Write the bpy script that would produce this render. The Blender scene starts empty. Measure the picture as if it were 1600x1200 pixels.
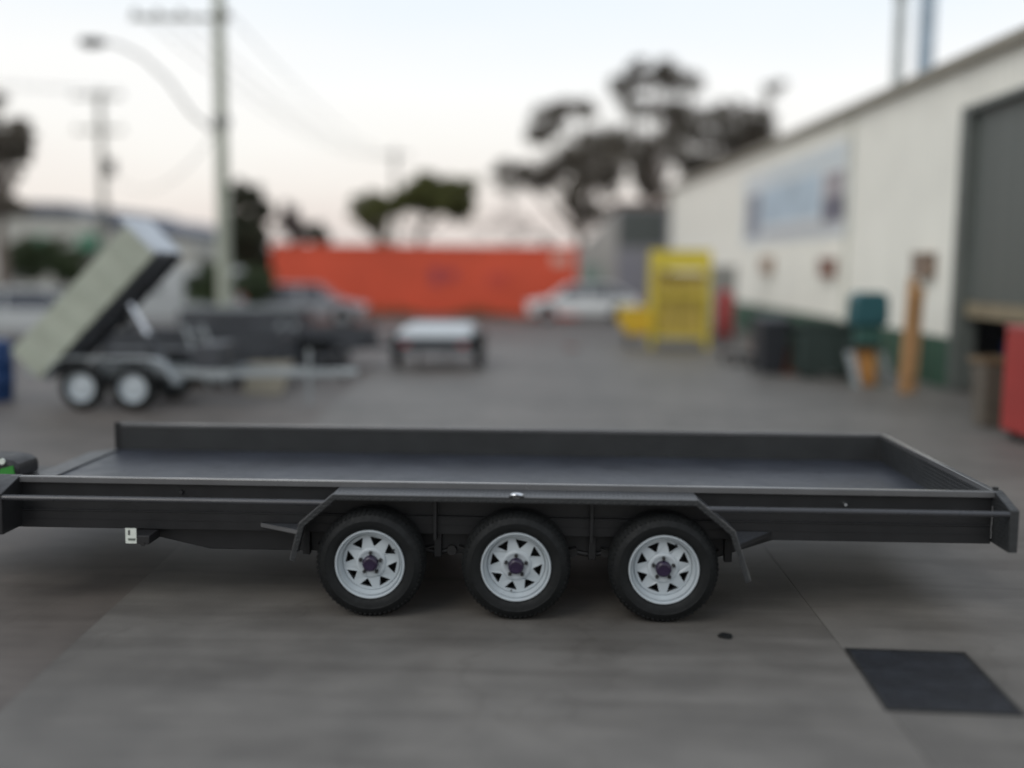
import bpy, bmesh, math, random
from mathutils import Vector, Matrix
R = math.radians
random.seed(7)
sc = bpy.context.scene
col = sc.collection

# ------------------------------------------------------------------ camera
F = 1620.0                      # focal length in pixels of a 1600 px wide picture
YAW = math.atan(55 / F); PIT = math.atan(185 / F); ROLL = .009; CH = 2.1
fw = Vector((-math.sin(YAW) * math.cos(PIT), math.cos(YAW) * math.cos(PIT), -math.sin(PIT)))
r0 = fw.cross(Vector((0, 0, 1))).normalized(); u0 = r0.cross(fw)
rt = r0 * math.cos(ROLL) + u0 * math.sin(ROLL); up = u0 * math.cos(ROLL) - r0 * math.sin(ROLL)
cd = bpy.data.cameras.new('camera'); cam = bpy.data.objects.new('camera', cd); col.objects.link(cam)
cam.matrix_world = Matrix(((rt.x, up.x, -fw.x, 0), (rt.y, up.y, -fw.y, 0), (rt.z, up.z, -fw.z, CH), (0, 0, 0, 1)))
cd.sensor_width = 36; cd.lens = 36 * F / 1600; cd.clip_end = 3000
cd.dof.use_dof = True; cd.dof.focus_distance = 6.65
APERTURE = .165                 # metres across
cd.dof.aperture_fstop = (cd.lens / 1000) / APERTURE
sc.camera = cam

# ------------------------------------------------------------------ sky and sun
SUN_EL, SUN_AZ = R(44), R(222)  # azimuth measured from +Y clockwise: behind and left of the camera
w = bpy.data.worlds.new('World'); sc.world = w; w.use_nodes = True
nt = w.node_tree; nt.nodes.clear(); N = nt.nodes.new; L = nt.links.new
out = N('ShaderNodeOutputWorld'); bg = N('ShaderNodeBackground'); add = N('ShaderNodeAddShader')
bg2 = N('ShaderNodeBackground'); sky = N('ShaderNodeTexSky')
sky.sky_type = 'NISHITA'; sky.sun_disc = False; sky.sun_elevation = SUN_EL; sky.sun_rotation = SUN_AZ
bg2.inputs[1].default_value = .012
L(sky.outputs[0], bg2.inputs[0])
tc = N('ShaderNodeTexCoord'); sp = N('ShaderNodeSeparateXYZ'); L(tc.outputs['Generated'], sp.inputs[0])
ns = N('ShaderNodeTexNoise'); ns.inputs['Scale'].default_value = 2.2; ns.inputs['Detail'].default_value = 4
mp = N('ShaderNodeMapping'); mp.inputs['Scale'].default_value = (1, 1, 4); L(tc.outputs['Generated'], mp.inputs[0]); L(mp.outputs[0], ns.inputs[0])
ma = N('ShaderNodeMath'); ma.operation = 'MULTIPLY_ADD'; ma.inputs[1].default_value = .10; L(ns.outputs['Fac'], ma.inputs[0])
mb_ = N('ShaderNodeMath'); mb_.operation = 'SUBTRACT'; mb_.inputs[1].default_value = .05; L(sp.outputs['Z'], ma.inputs[2]); L(ma.outputs[0], mb_.inputs[0])
cr = N('ShaderNodeValToRGB'); L(mb_.outputs[0], cr.inputs[0])
els = cr.color_ramp.elements
stops = [(0, (.70, .64, .62)), (.03, (.80, .71, .67)), (.07, (.91, .845, .79)), (.12, (.98, .95, .90)), (.17, (1, .99, .965)), (.24, (.88, .935, .975)), (.45, (.78, .83, .90)), (1, (.64, .70, .79))]
els[0].position = 0; els[0].color = stops[0][1] + (1,); els[1].position = 1; els[1].color = stops[-1][1] + (1,)
for p, c in stops[1:-1]:
    e = els.new(p); e.color = c + (1,)
L(cr.outputs[0], bg.inputs[0]); bg.inputs[1].default_value = .97
L(bg.outputs[0], add.inputs[0]); L(bg2.outputs[0], add.inputs[1]); L(add.outputs[0], out.inputs[0])
sd = bpy.data.lights.new('sun', 'SUN'); sd.energy = 1.0; sd.angle = R(35); sd.color = (1, .95, .88)
so = bpy.data.objects.new('sun', sd); col.objects.link(so)
sdir = Vector((math.sin(SUN_AZ) * math.cos(SUN_EL), math.cos(SUN_AZ) * math.cos(SUN_EL), math.sin(SUN_EL)))
so.rotation_euler = sdir.to_track_quat('Z', 'Y').to_euler(); so.location = sdir * 30
vs = sc.view_settings; vs.view_transform = 'Standard'; vs.look = 'None'; vs.exposure = 0; vs.gamma = 1; vs.use_curve_mapping = False
sc.cycles.use_denoising = True; sc.cycles.max_bounces = 6

def survey(px, py, Y):
    """the point seen at a pixel of the photograph, on the vertical plane at real distance Y"""
    d = fw * F + rt * (px - 800) + up * (600 - py)
    return Vector((0, 0, CH)) + d * (Y / d.y)

# ------------------------------------------------------------------ materials
MATS = {}
def mat(name, c, rough=.6, metal=0, spec=.5, var=.12, vscale=3.0, bump=0, bscale=60, emit=None):
    if name in MATS: return MATS[name]
    m = bpy.data.materials.new(name); m.use_nodes = True; t = m.node_tree; b = t.nodes['Principled BSDF']
    b.inputs['Roughness'].default_value = rough; b.inputs['Metallic'].default_value = metal
    b.inputs['Specular IOR Level'].default_value = spec
    tc = t.nodes.new('ShaderNodeTexCoord')
    n = t.nodes.new('ShaderNodeTexNoise'); n.inputs['Scale'].default_value = vscale; n.inputs['Detail'].default_value = 6
    t.links.new(tc.outputs['Object'], n.inputs[0])
    r = t.nodes.new('ShaderNodeValToRGB')
    r.color_ramp.elements[0].position = .3; r.color_ramp.elements[1].position = .7
    r.color_ramp.elements[0].color = [x * (1 - var) for x in c] + [1]
    r.color_ramp.elements[1].color = [min(1, x * (1 + var)) for x in c] + [1]
    t.links.new(n.outputs['Fac'], r.inputs[0]); t.links.new(r.outputs[0], b.inputs['Base Color'])
    n3 = t.nodes.new('ShaderNodeTexNoise'); n3.inputs['Scale'].default_value = vscale * 2.7; n3.inputs['Detail'].default_value = 8; n3.inputs['Roughness'].default_value = .65
    t.links.new(tc.outputs['Object'], n3.inputs[0])
    mr = t.nodes.new('ShaderNodeMapRange'); mr.inputs[1].default_value = .3; mr.inputs[2].default_value = .7; mr.inputs[3].default_value = rough * .75; mr.inputs[4].default_value = min(1, rough * 1.3)
    t.links.new(n3.outputs['Fac'], mr.inputs[0]); t.links.new(mr.outputs[0], b.inputs['Roughness'])
    if bump:
        n2 = t.nodes.new('ShaderNodeTexNoise'); n2.inputs['Scale'].default_value = bscale; n2.inputs['Detail'].default_value = 4
        t.links.new(tc.outputs['Object'], n2.inputs[0])
        bp = t.nodes.new('ShaderNodeBump'); bp.inputs['Strength'].default_value = bump; bp.inputs['Distance'].default_value = .01
        t.links.new(n2.outputs['Fac'], bp.inputs['Height']); t.links.new(bp.outputs[0], b.inputs['Normal'])
    if emit:
        b.inputs['Emission Color'].default_value = tuple(emit) + (1,); b.inputs['Emission Strength'].default_value = 1
    MATS[name] = m; return m

def checker_mat(name, c, axes, rough=.38, pitch=.026, spec=.5):
    """painted tread plate: short raised bars laid in alternating directions, as relief"""
    m = mat(name, c, rough=rough, spec=spec, var=.15, vscale=4)
    t = m.node_tree; b = t.nodes['Principled BSDF']
    tc = t.nodes.new('ShaderNodeTexCoord'); s = t.nodes.new('ShaderNodeSeparateXYZ'); t.links.new(tc.outputs['Object'], s.inputs[0])
    def M(op, a, bb):
        n = t.nodes.new('ShaderNodeMath'); n.operation = op
        for i, v in enumerate((a, bb)):
            if isinstance(v, (int, float)): n.inputs[i].default_value = v
            elif v is not None: t.links.new(v, n.inputs[i])
        return n.outputs[0]
    u, v = (s.outputs[a] for a in axes)
    u = M('DIVIDE', u, pitch); v = M('DIVIDE', v, pitch)
    fu = M('SUBTRACT', M('FRACT', u, None), .5); fv = M('SUBTRACT', M('FRACT', v, None), .5)
    par = M('MODULO', M('ADD', M('ADD', M('FLOOR', u, None), M('FLOOR', v, None)), 4000), 2)
    sg = M('SUBTRACT', M('MULTIPLY', par, 2), 1)
    p = M('ADD', fu, M('MULTIPLY', fv, sg)); q = M('SUBTRACT', fu, M('MULTIPLY', fv, sg))
    d = M('ADD', M('POWER', M('MULTIPLY', p, 1.25), 2), M('POWER', M('MULTIPLY', q, 4.2), 2))
    h = M('SUBTRACT', 1, M('MINIMUM', d, 1))
    bp = t.nodes.new('ShaderNodeBump'); bp.inputs['Strength'].default_value = .9; bp.inputs['Distance'].default_value = .005
    t.links.new(h, bp.inputs['Height']); t.links.new(bp.outputs[0], b.inputs['Normal'])
    return m

CHAR = mat('charcoal_paint', (.0155, .016, .017), .40, spec=.35, var=.15, bump=.04, bscale=90)
CHAR_DK = mat('charcoal_paint_underside', (.016, .016, .017), .6, spec=.3, var=.25)
CHAR_EDGE = mat('charcoal_edge_highlight', (.095, .096, .098), .22, spec=1.0, var=.12)  # charcoal lightened so its colour carries the bright edge highlight
DECKM = mat('deck_paint', (.029, .033, .043), .34, spec=.36, var=.22, vscale=1.6, bump=.05, bscale=14)
CHK_X = checker_mat('tread_plate_long', (.026, .028, .029), ('X', 'Z'), spec=.4)
CHK_Y = checker_mat('tread_plate_end', (.026, .028, .029), ('Y', 'Z'), spec=.4)
CHK_T = checker_mat('tread_plate_guard', (.040, .043, .048), ('X', 'Y'), rough=.34)
RUB = mat('tyre_rubber', (.0085, .0095, .0098), .6, spec=.22, var=.25, vscale=12, bump=.15, bscale=140)
RIMW = mat('white_wheel_paint', (.42, .465, .49), .35, var=.05, vscale=9)
HUBP = mat('purple_hub_cap', (.020, .011, .034), .25, var=.2)
STEEL = mat('dark_steel', (.03, .03, .03), .5, metal=.5, var=.3)
GALV = mat('galvanised', (.33, .36, .37), .5, metal=.4, var=.15, vscale=8)
CHROME = mat('chrome', (.7, .72, .74), .18, metal=1, var=.03)
BLK = mat('black_plastic', (.012, .012, .013), .45, var=.1)
LABELW = mat('label_white', (.62, .66, .60), .5, var=.1, vscale=30)
GREEN = mat('bright_green_plastic', (.03, .22, .03), .4)

# ------------------------------------------------------------------ mesh tools
def wm(o):
    m = Matrix.Identity(4)
    while o is not None:
        m = (Matrix.Translation(o.location) @ o.rotation_euler.to_matrix().to_4x4()) @ m; o = o.parent
    return m
class MB:
    def __init__(s): s.v = []; s.f = []; s.M = Matrix.Identity(4)
    def add(s, vs, fs):
        k = len(s.v); s.v += [s.M @ Vector(v) for v in vs]; s.f += [tuple(i + k for i in f) for f in fs]; return s
    def box(s, x0, x1, y0, y1, z0, z1):
        return s.add([(x0, y0, z0), (x1, y0, z0), (x1, y1, z0), (x0, y1, z0), (x0, y0, z1), (x1, y0, z1), (x1, y1, z1), (x0, y1, z1)],
                     [(0, 3, 2, 1), (4, 5, 6, 7), (0, 1, 5, 4), (1, 2, 6, 5), (2, 3, 7, 6), (3, 0, 4, 7)])
    def tube(s, pts, r, n=10, cap=True):
        pts = [Vector(p) for p in pts]; rs = r if isinstance(r, (list, tuple)) else [r] * len(pts)
        vs, fs = [], []; a = None
        for i, p in enumerate(pts):
            d = (pts[min(i + 1, len(pts) - 1)] - pts[max(i - 1, 0)]).normalized()
            if a is None: a = d.orthogonal().normalized()
            a = (a - d * a.dot(d)).normalized(); b = d.cross(a)
            vs += [p + (a * math.cos(2 * math.pi * k / n) + b * math.sin(2 * math.pi * k / n)) * rs[i] for k in range(n)]
        for i in range(len(pts) - 1):
            for k in range(n):
                fs.append((i * n + k, i * n + (k + 1) % n, (i + 1) * n + (k + 1) % n, (i + 1) * n + k))
        if cap: fs += [tuple(range(n))[::-1], tuple(range((len(pts) - 1) * n, len(pts) * n))]
        return s.add(vs, fs)
    def prism(s, poly, a, b, axis='Y'):
        n = len(poly)
        def P(p, t): return {'Y': (p[0], t, p[1]), 'X': (t, p[0], p[1]), 'Z': (p[0], p[1], t)}[axis]
        vs = [P(p, a) for p in poly] + [P(p, b) for p in poly]
        fs = [tuple(range(n)), tuple(range(2 * n - 1, n - 1, -1))] + [(i, i + n, (i + 1) % n + n, (i + 1) % n) for i in range(n)]
        return s.add(vs, fs)
    def lathe(s, prof, n=48, closed=False):
        """profile of (radius, y) turned about the Y axis"""
        vs = [(r * math.cos(2 * math.pi * k / n), y, r * math.sin(2 * math.pi * k / n)) for r, y in prof for k in range(n)]
        m = len(prof); fs = []
        for i in range(m if closed else m - 1):
            j = (i + 1) % m
            fs += [(i * n + k, i * n + (k + 1) % n, j * n + (k + 1) % n, j * n + k) for k in range(n)]
        return s.add(vs, fs)
    def build(s, name, m, parent=None, bevel=0, smooth=30, center=True):
        vs = s.v
        if parent is not None:
            inv = wm(parent).inverted(); vs = [inv @ v for v in vs]
        c = Vector((0, 0, 0))
        if center and vs:
            lo = Vector([min(v[i] for v in vs) for i in range(3)]); hi = Vector([max(v[i] for v in vs) for i in range(3)])
            c = (lo + hi) / 2
            if parent is None: c.z = lo.z
        me = bpy.data.meshes.new(name); me.from_pydata([v - c for v in vs], [], s.f); me.materials.append(m)
        bm = bmesh.new(); bm.from_mesh(me); bmesh.ops.recalc_face_normals(bm, faces=bm.faces); bm.to_mesh(me); bm.free()
        if smooth:
            me.polygons.foreach_set('use_smooth', [True] * len(me.polygons)); me.set_sharp_from_angle(angle=R(smooth))
        o = bpy.data.objects.new(name, me); col.objects.link(o); o.location = c; o.parent = parent
        if bevel:
            b = o.modifiers.new('bevel', 'BEVEL'); b.width = bevel; b.segments = 2; b.limit_method = 'ANGLE'; b.angle_limit = R(40)
        return o
def tag(o, label=None, cat=None, group=None, kind=None):
    for k, v in (('label', label), ('category', cat), ('group', group), ('kind', kind)):
        if v: o[k] = v
    return o
def empty(name, label, cat, loc=(0, 0, 0), rz=0, group=None):
    o = bpy.data.objects.new(name, None); col.objects.link(o); o.location = loc; o.rotation_euler = (0, 0, rz); o.empty_display_size = .2
    return tag(o, label, cat, group)
def sub(name, parent, loc=(0, 0, 0), rz=0):
    o = bpy.data.objects.new(name, None); col.objects.link(o); o.parent = parent; o.location = loc; o.rotation_euler = (0, 0, rz); o.empty_display_size = .1
    return o
def copy_tree(o, parent=None):
    c = o.copy(); col.objects.link(c); c.parent = parent
    for ch in list(o.children): copy_tree(ch, c)
    return c
def box(name, m, parent, x0, x1, y0, y1, z0, z1, bevel=0):
    return MB().box(x0, x1, y0, y1, z0, z1).build(name, m, parent, bevel=bevel, smooth=0 if not bevel else 30)

# ------------------------------------------------------------------ ground
def ground_mat(name, ca, cb, rough=.58, crack=.0, stain=.5):
    m = bpy.data.materials.new(name); m.use_nodes = True; t = m.node_tree; b = t.nodes['Principled BSDF']; n = t.nodes.new; l = t.links.new
    tc = n('ShaderNodeTexCoord')
    def noise(sc_, det=6, w=None):
        x = n('ShaderNodeTexNoise'); x.inputs['Scale'].default_value = sc_; x.inputs['Detail'].default_value = det; l(tc.outputs['Object'], x.inputs[0]); return x.outputs['Fac']
    r1 = n('ShaderNodeValToRGB'); l(noise(.45), r1.inputs[0]); r1.color_ramp.elements[0].position = .35; r1.color_ramp.elements[1].position = .68
    r1.color_ramp.elements[0].color = ca + (1,); r1.color_ramp.elements[1].color = cb + (1,)
    r2 = n('ShaderNodeValToRGB'); l(noise(2.6, 8), r2.inputs[0]); r2.color_ramp.elements[0].position = .38; r2.color_ramp.elements[1].position = .62
    r2.color_ramp.elements[0].color = (1 - stain,) * 3 + (1,); r2.color_ramp.elements[1].color = (1, 1, 1, 1)
    mx = n('ShaderNodeMix'); mx.data_type = 'RGBA'; mx.blend_type = 'MULTIPLY'; mx.inputs[0].default_value = .55
    l(r1.outputs[0], mx.inputs[6]); l(r2.outputs[0], mx.inputs[7])
    r3 = n('ShaderNodeValToRGB'); l(noise(90, 3), r3.inputs[0]); r3.color_ramp.elements[0].color = (.7, .7, .7, 1); r3.color_ramp.elements[1].color = (1.0, 1.0, 1.0, 1)
    mx2 = n('ShaderNodeMix'); mx2.data_type = 'RGBA'; mx2.blend_type = 'MULTIPLY'; mx2.inputs[0].default_value = .6
    mp = n('ShaderNodeMapping'); mp.inputs['Scale'].default_value = (.35, 2.6, 1); mp.inputs['Rotation'].default_value = (0, 0, .12); l(tc.outputs['Object'], mp.inputs[0])
    sn = n('ShaderNodeTexNoise'); sn.inputs['Scale'].default_value = 1.5; sn.inputs['Detail'].default_value = 5; sn.inputs['Distortion'].default_value = .6; l(mp.outputs[0], sn.inputs[0])
    r4 = n('ShaderNodeValToRGB'); l(sn.outputs['Fac'], r4.inputs[0]); r4.color_ramp.elements[0].position = .36; r4.color_ramp.elements[0].color = (.70, .69, .68, 1); r4.color_ramp.elements[1].position = .56; r4.color_ramp.elements[1].color = (1, 1, 1, 1)
    vo = n('ShaderNodeTexVoronoi'); vo.feature = 'DISTANCE_TO_EDGE'; vo.inputs['Scale'].default_value = .33
    dn = n('ShaderNodeTexNoise'); dn.inputs['Scale'].default_value = 1.3; dn.inputs['Detail'].default_value = 6; l(tc.outputs['Object'], dn.inputs[0])
    va = n('ShaderNodeVectorMath'); va.operation = 'ADD'; l(tc.outputs['Object'], va.inputs[0]); l(dn.outputs['Color'], va.inputs[1]); l(va.outputs[0], vo.inputs[0])
    r5 = n('ShaderNodeValToRGB'); l(vo.outputs['Distance'], r5.inputs[0]); r5.color_ramp.elements[0].position = 0; r5.color_ramp.elements[0].color = (.84, .83, .82, 1); r5.color_ramp.elements[1].position = .006; r5.color_ramp.elements[1].color = (1, 1, 1, 1)
    ot = n('ShaderNodeTexNoise'); ot.inputs['Scale'].default_value = 1.1; ot.inputs['Detail'].default_value = 2; l(tc.outputs['Object'], ot.inputs[0])
    r6 = n('ShaderNodeValToRGB'); l(ot.outputs['Fac'], r6.inputs[0]); r6.color_ramp.elements[0].position = .24; r6.color_ramp.elements[0].color = (.55, .54, .53, 1); r6.color_ramp.elements[1].position = .34; r6.color_ramp.elements[1].color = (1, 1, 1, 1)
    last = mx.outputs[2]
    for rr_ in (r4, r5, r6):
        q_ = n('ShaderNodeMix'); q_.data_type = 'RGBA'; q_.blend_type = 'MULTIPLY'; q_.inputs[0].default_value = .8; l(last, q_.inputs[6]); l(rr_.outputs[0], q_.inputs[7]); last = q_.outputs[2]
    l(last, mx2.inputs[6]); l(r3.outputs[0], mx2.inputs[7]); l(mx2.outputs[2], b.inputs['Base Color'])
    b.inputs['Roughness'].default_value = rough; b.inputs['Specular IOR Level'].default_value = .6
    bp = n('ShaderNodeBump'); bp.inputs['Strength'].default_value = .35; bp.inputs['Distance'].default_value = .006; l(noise(70, 5), bp.inputs['Height']); l(bp.outputs[0], b.inputs['Normal'])
    return m
ASPH = ground_mat('yard_asphalt', (.102, .089, .077), (.140, .121, .106), stain=.4)
CONC = ground_mat('yard_concrete', (.134, .126, .113), (.178, .167, .150), stain=.35)
g = MB().add([(-400, -60, 0), (400, -60, 0), (400, 900, 0), (-400, 900, 0)], [(0, 1, 2, 3)]).build('ground', ASPH, smooth=0); g.location.z = -.012
tag(g, kind='structure')
yard = sub('concrete_yard', None); tag(yard, kind='structure')
def edge_x(y): return -2.55 - (y - 4.58) * 1.12 / 18.55
rows = [-3, 3.15, 8.0, 13, 18, 23, 28.2]
for a, b_ in zip(rows, rows[1:]):
    j = .002
    for xa, xb in ((None, 1.66), (1.66, 7.05)):
        l0 = (edge_x(a) if xa is None else xa) + j; l1 = (edge_x(b_) if xa is None else xa) + j
        s_ = MB().prism([(l0, a + j), (xb - j, a + j), (xb - j, b_ - j), (l1, b_ - j)], -.08, 0, 'Z').build('slab', CONC, yard, smooth=0)

# ------------------------------------------------------------------ the trailer
T = empty('flatbed_trailer', 'long charcoal triple axle flatbed trailer with white spoked wheels, parked across the concrete', 'trailer', (-.2, 7.2, 0))
XL, XR, YN, YF = -3.49, 2.73, 6.2, 8.30
ZD, ZT = .57, .787
MB().box(XL, 2.672, YN + .004, YF - .004, ZD - .004, ZD).build('deck', DECKM, T, smooth=0)
# long side boards with cap rails
for nm, y, sgn in (('near', YN, -1), ('far', YF, 1)):
    x0 = -3.30 if sgn < 0 else XL
    MB().box(x0, 2.672, min(y, y + sgn * .003), max(y, y + sgn * .003), ZD - .10, ZT - .012).build('side_board', CHK_X if sgn > 0 else CHAR, T, smooth=0)
    if sgn < 0:
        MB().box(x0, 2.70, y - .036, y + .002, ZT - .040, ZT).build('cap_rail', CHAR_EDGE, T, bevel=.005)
        MB().box(x0, 2.672, y - .028, y - .0035, .465, .572).build('side_channel', CHAR, T, bevel=.004)
        MB().box(x0, 2.672, y - .032, y - .0035, .5725, .5785).build('channel_lip', CHAR, T)
        MB().box(x0, 2.672, y - .030, y - .0035, .520, .5235).build('channel_weld_line', CHAR_DK, T)
    else:
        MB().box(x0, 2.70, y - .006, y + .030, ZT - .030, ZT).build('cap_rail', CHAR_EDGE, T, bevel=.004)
        MB().box(x0, 2.672, y + .0035, y + .028, .465, .572).build('side_channel', CHAR, T, bevel=.004)
# end board
MB().box(2.6735, 2.677, YN, YF, .48, ZT - .012).build('end_board', CHK_Y, T, smooth=0)
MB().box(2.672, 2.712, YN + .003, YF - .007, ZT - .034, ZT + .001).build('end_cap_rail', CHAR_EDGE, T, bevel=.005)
MB().box(2.6785, 2.725, YN - .03, YF + .03, .475, .575).build('end_beam', CHAR, T, bevel=.004)
# end posts, chamfered, reaching out past the side wall
def post(x0, x1, y_in, y_out, name='end_post'):
    pr = [(y_out, .474), (y_out, .722), (y_in + (y_out - y_in) * .12, ZT + .002), (y_in, ZT + .002), (y_in, .474)]
    return MB().prism(pr, x0, x1, 'X').build(name, CHK_Y if x0 > 0 else CHAR, T, bevel=.004)
post(2.678, 2.730, YN + .012, 5.945); post(-3.56, -3.238, YN + .012, 5.945)
post(2.678, 2.730, YF - .012, 8.555); post(-3.56, -3.238, YF + .031, 8.555)
random.seed(4)
MB().tube([(2.671 - .003 * random.random(), YN - .034, .50 + i * .009) for i in range(23)], [.0035 + .002 * random.random() for _ in range(23)], 6).build('weld_bead', CHAR_EDGE, T)
MB().tube([(2.703, YN + .02, ZT - .004), (2.703, YN + .02, ZT + .016)], .017, 10).build('hinge_pin', STEEL, T)
# tie rails along the outside
for y in (5.962, 8.54):
    for x0, x1 in ((-3.238, -1.265), (.935, 2.678)):
        MB().tube([(x0, y, .698), (x1, y, .698)], .0165, 12).build('tie_rail', mat('tie_rail_paint', (.040, .042, .047), .3, spec=.6), T)
# front plate sloping off the deck on the left
MB().prism([(XL - .005, ZD + .012), (XL - .26, .545), (XL - .26, .535), (XL - .005, ZD - .001)], YN + .25, YF - .02, 'Y').build('ramp_plate', mat('worn_ramp_grey', (.060, .064, .070), .4, var=.3, vscale=5), T)
MB().box(XL - .25, XL - .005, YN + .2, YF, .40, .455).build('front_beam', CHAR, T, bevel=.004)
# chassis rails with tapered ends
for y in (6.251, 8.19):
    MB().prism([(-2.72, .464), (-2.09, .325), (1.05, .325), (1.45, .464)], y, y + .06, 'Y').build('chassis_rail', CHAR_DK if y > 7 else CHAR, T, bevel=.004)
    MB().box(-3.45, 2.67, y, y + .06, .4655, .55).build('long_bearer', CHAR_DK, T)
k = 0
cm0 = None
for i in range(11):
    x = -3.1 + i * .56
    if cm0 is None: cm0 = MB().box(-.02, .02, 6.21, 8.29, .49, .564).build('cross_member', CHAR_DK, T); cm0.location.x = x - T.location.x
    else:
        c = cm0.copy(); col.objects.link(c); c.parent = T; c.location.x = x - T.location.x
# drawbar, running out of the picture on the left
for y0 in (6.45, 8.05):
    MB().tube([(-3.5, y0, .42), (-4.95, 7.25, .42)], .045, 4).build('drawbar', CHAR, T)
MB().box(-5.2, -4.8, 7.2, 7.3, .38, .46).build('coupling', STEEL, T, bevel=.01)
MB().box(-4.15, -3.66, 6.5, 7.9, .466, .50).build('drawbar_platform', CHAR, T, bevel=.004)
# mudguards
def strip(pts, off):
    """closed polygon: a polyline and its copy pushed inwards by off"""
    P = [Vector(p) for p in pts]; inn = []
    for i, p in enumerate(P):
        a = (P[i] - P[i - 1]).normalized() if i else (P[1] - P[0]).normalized()
        b = (P[i + 1] - P[i]).normalized() if i < len(P) - 1 else a
        n = Vector((a.y + b.y, -a.x - b.x)); n.normalize(); c = max(.5, n.dot(Vector((a.y, -a.x))))
        inn.append(p + n * off / c)
    return P, inn
GP = [(-1.512, .352), (-1.452, .575), (-1.252, .752), (.888, .752), (1.105, .572), (1.207, .275)]
def guard(yi, yo):
    lo, hi = min(yi, yo), max(yi, yo)
    P, I = strip(GP, .005)
    mb = MB()
    for i in range(len(P) - 1): mb.prism([P[i], P[i + 1], I[i + 1], I[i]], lo, hi, 'Y')
    g_ = mb.build('mudguard', CHK_T, T, smooth=0)
    P, I = strip([(x, z) for x, z in GP], .030)
    mb = MB(); s_ = -1 if yo < yi else 1
    a, b = sorted((yo + s_ * .0005, yo + s_ * .005))
    for i in range(len(P) - 1): mb.prism([P[i], P[i + 1], I[i + 1], I[i]], a, b, 'Y')
    lp = mb.build('guard_lip', CHK_X, g_, smooth=0)
    P, I = strip([(x, z + .002) for x, z in GP[1:-1]], .004)
    return g_
guard(YN - .037, 5.945); guard(YF + .037, 8.555)
MB().tube([(x, 5.947, z) for x, z in [(-1.510, .354), (-1.4505, .576), (-1.251, .7515), (.887, .7515), (1.103, .573), (1.205, .278)]], .0055, 6).build('guard_edge', CHAR_EDGE, T)
# triangular step plates bracing the guards to the body
for xo, zo, xb, zb in ((-1.462, .53, -1.74, .515), (1.13, .49, 1.36, .515)):
    m_ = MB().prism([(xo, 5.95), (xb, 6.165), (xo, 6.165)], -.003, .003, 'Z')
    for v in m_.v: v.z += zo + (zb - zo) * min(1, (v.y - 5.95) / .2)
    s_ = m_.build('step_plate', CHK_T, T, smooth=0)
    m_ = MB(); dx, dy = xb - xo, .215; l_ = math.hypot(dx, dy); nx, ny = -dy / l_ * .005, dx / l_ * .005
    if ny > 0: nx, ny = -nx, -ny
    m_.add([(xo, 5.95, zo - .02), (xb, 6.165, zb - .02), (xb + nx, 6.165 + ny, zb - .02), (xo + nx, 5.95 + ny, zo - .02),
            (xo, 5.95, zo + .004), (xb, 6.165, zb + .004), (xb + nx, 6.165 + ny, zb + .004), (xo + nx, 5.95 + ny, zo + .004)],
           [(0, 3, 2, 1), (4, 5, 6, 7), (0, 1, 5, 4), (1, 2, 6, 5), (2, 3, 7, 6), (3, 0, 4, 7)])
    m_.build('step_edge', CHAR_EDGE if xo < 0 else CHAR, s_, smooth=0)
# clearance light on the guard, side marker lights
cl = sub('clearance_light', T, (-.168 + .2, 5.962 - 7.2, .7525))
m_ = MB(); m_.M = Matrix.Translation((-.168, 5.962, .7525)) @ Matrix.Diagonal((1, .55, .62, 1))
for k in range(1, 2): pass
prof = [(.001, .040), (.022, .038), (.036, .028), (.043, .012), (.044, 0)]
m_.add([(r * math.cos(2 * math.pi * k / 20), r * math.sin(2 * math.pi * k / 20), z) for r, z in prof for k in range(20)],
       [(i * 20 + k, i * 20 + (k + 1) % 20, (i + 1) * 20 + (k + 1) % 20, (i + 1) * 20 + k) for i in range(4) for k in range(20)])
m_.build('light_hood', CHROME, cl)
MB().box(-.212, -.124, 5.935, 5.945, .7535, .767).build('lens', BLK, cl, bevel=.004)
MB().box(-.178, -.158, 5.932, 5.9345, .762, .772).build('bulb_cover', BLK, cl, bevel=.002)
for px, mm in ((282, BLK), (1322, CHROME)):
    p = survey(px, 770 if px < 500 else 789, 6.17)
    MB().tube([(p.x, 6.1965, p.z), (p.x, 6.175, p.z)], [.016, .010], 12).build('side_marker_light', mm, T)
# breakaway battery box with its sticker
bb = sub('battery_box', T)
p0 = survey(196, 826, 6.02); p1 = survey(214, 849, 6.02)
MB().box(p0.x - .004, p1.x + .075, 6.02, 6.20, p1.z - .006, .462).build('case', BLK, bb, bevel=.004)
x0, x1, z0, z1 = p0.x, p1.x - .001, p1.z, p0.z + .004
st = MB().box(x0, x1, 6.0165, 6.0185, z0, z1).build('sticker', LABELW, bb)
MB().box(x0 + .018, x0 + .028, 6.0145, 6.016, z0 + .052, z0 + .082).build('printed_mark', BLK, bb)
MB().box(x0 + .016, x0 + .060, 6.0145, 6.016, z0 + .018, z0 + .032).build('printed_line', mat('print_grey', (.12, .14, .12), .6), bb)
MB().tube([(p1.x + .04, 6.0185, .41), (p1.x + .04, 6.01, .41)], .012, 10).build('charge_socket', STEEL, bb)

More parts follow.
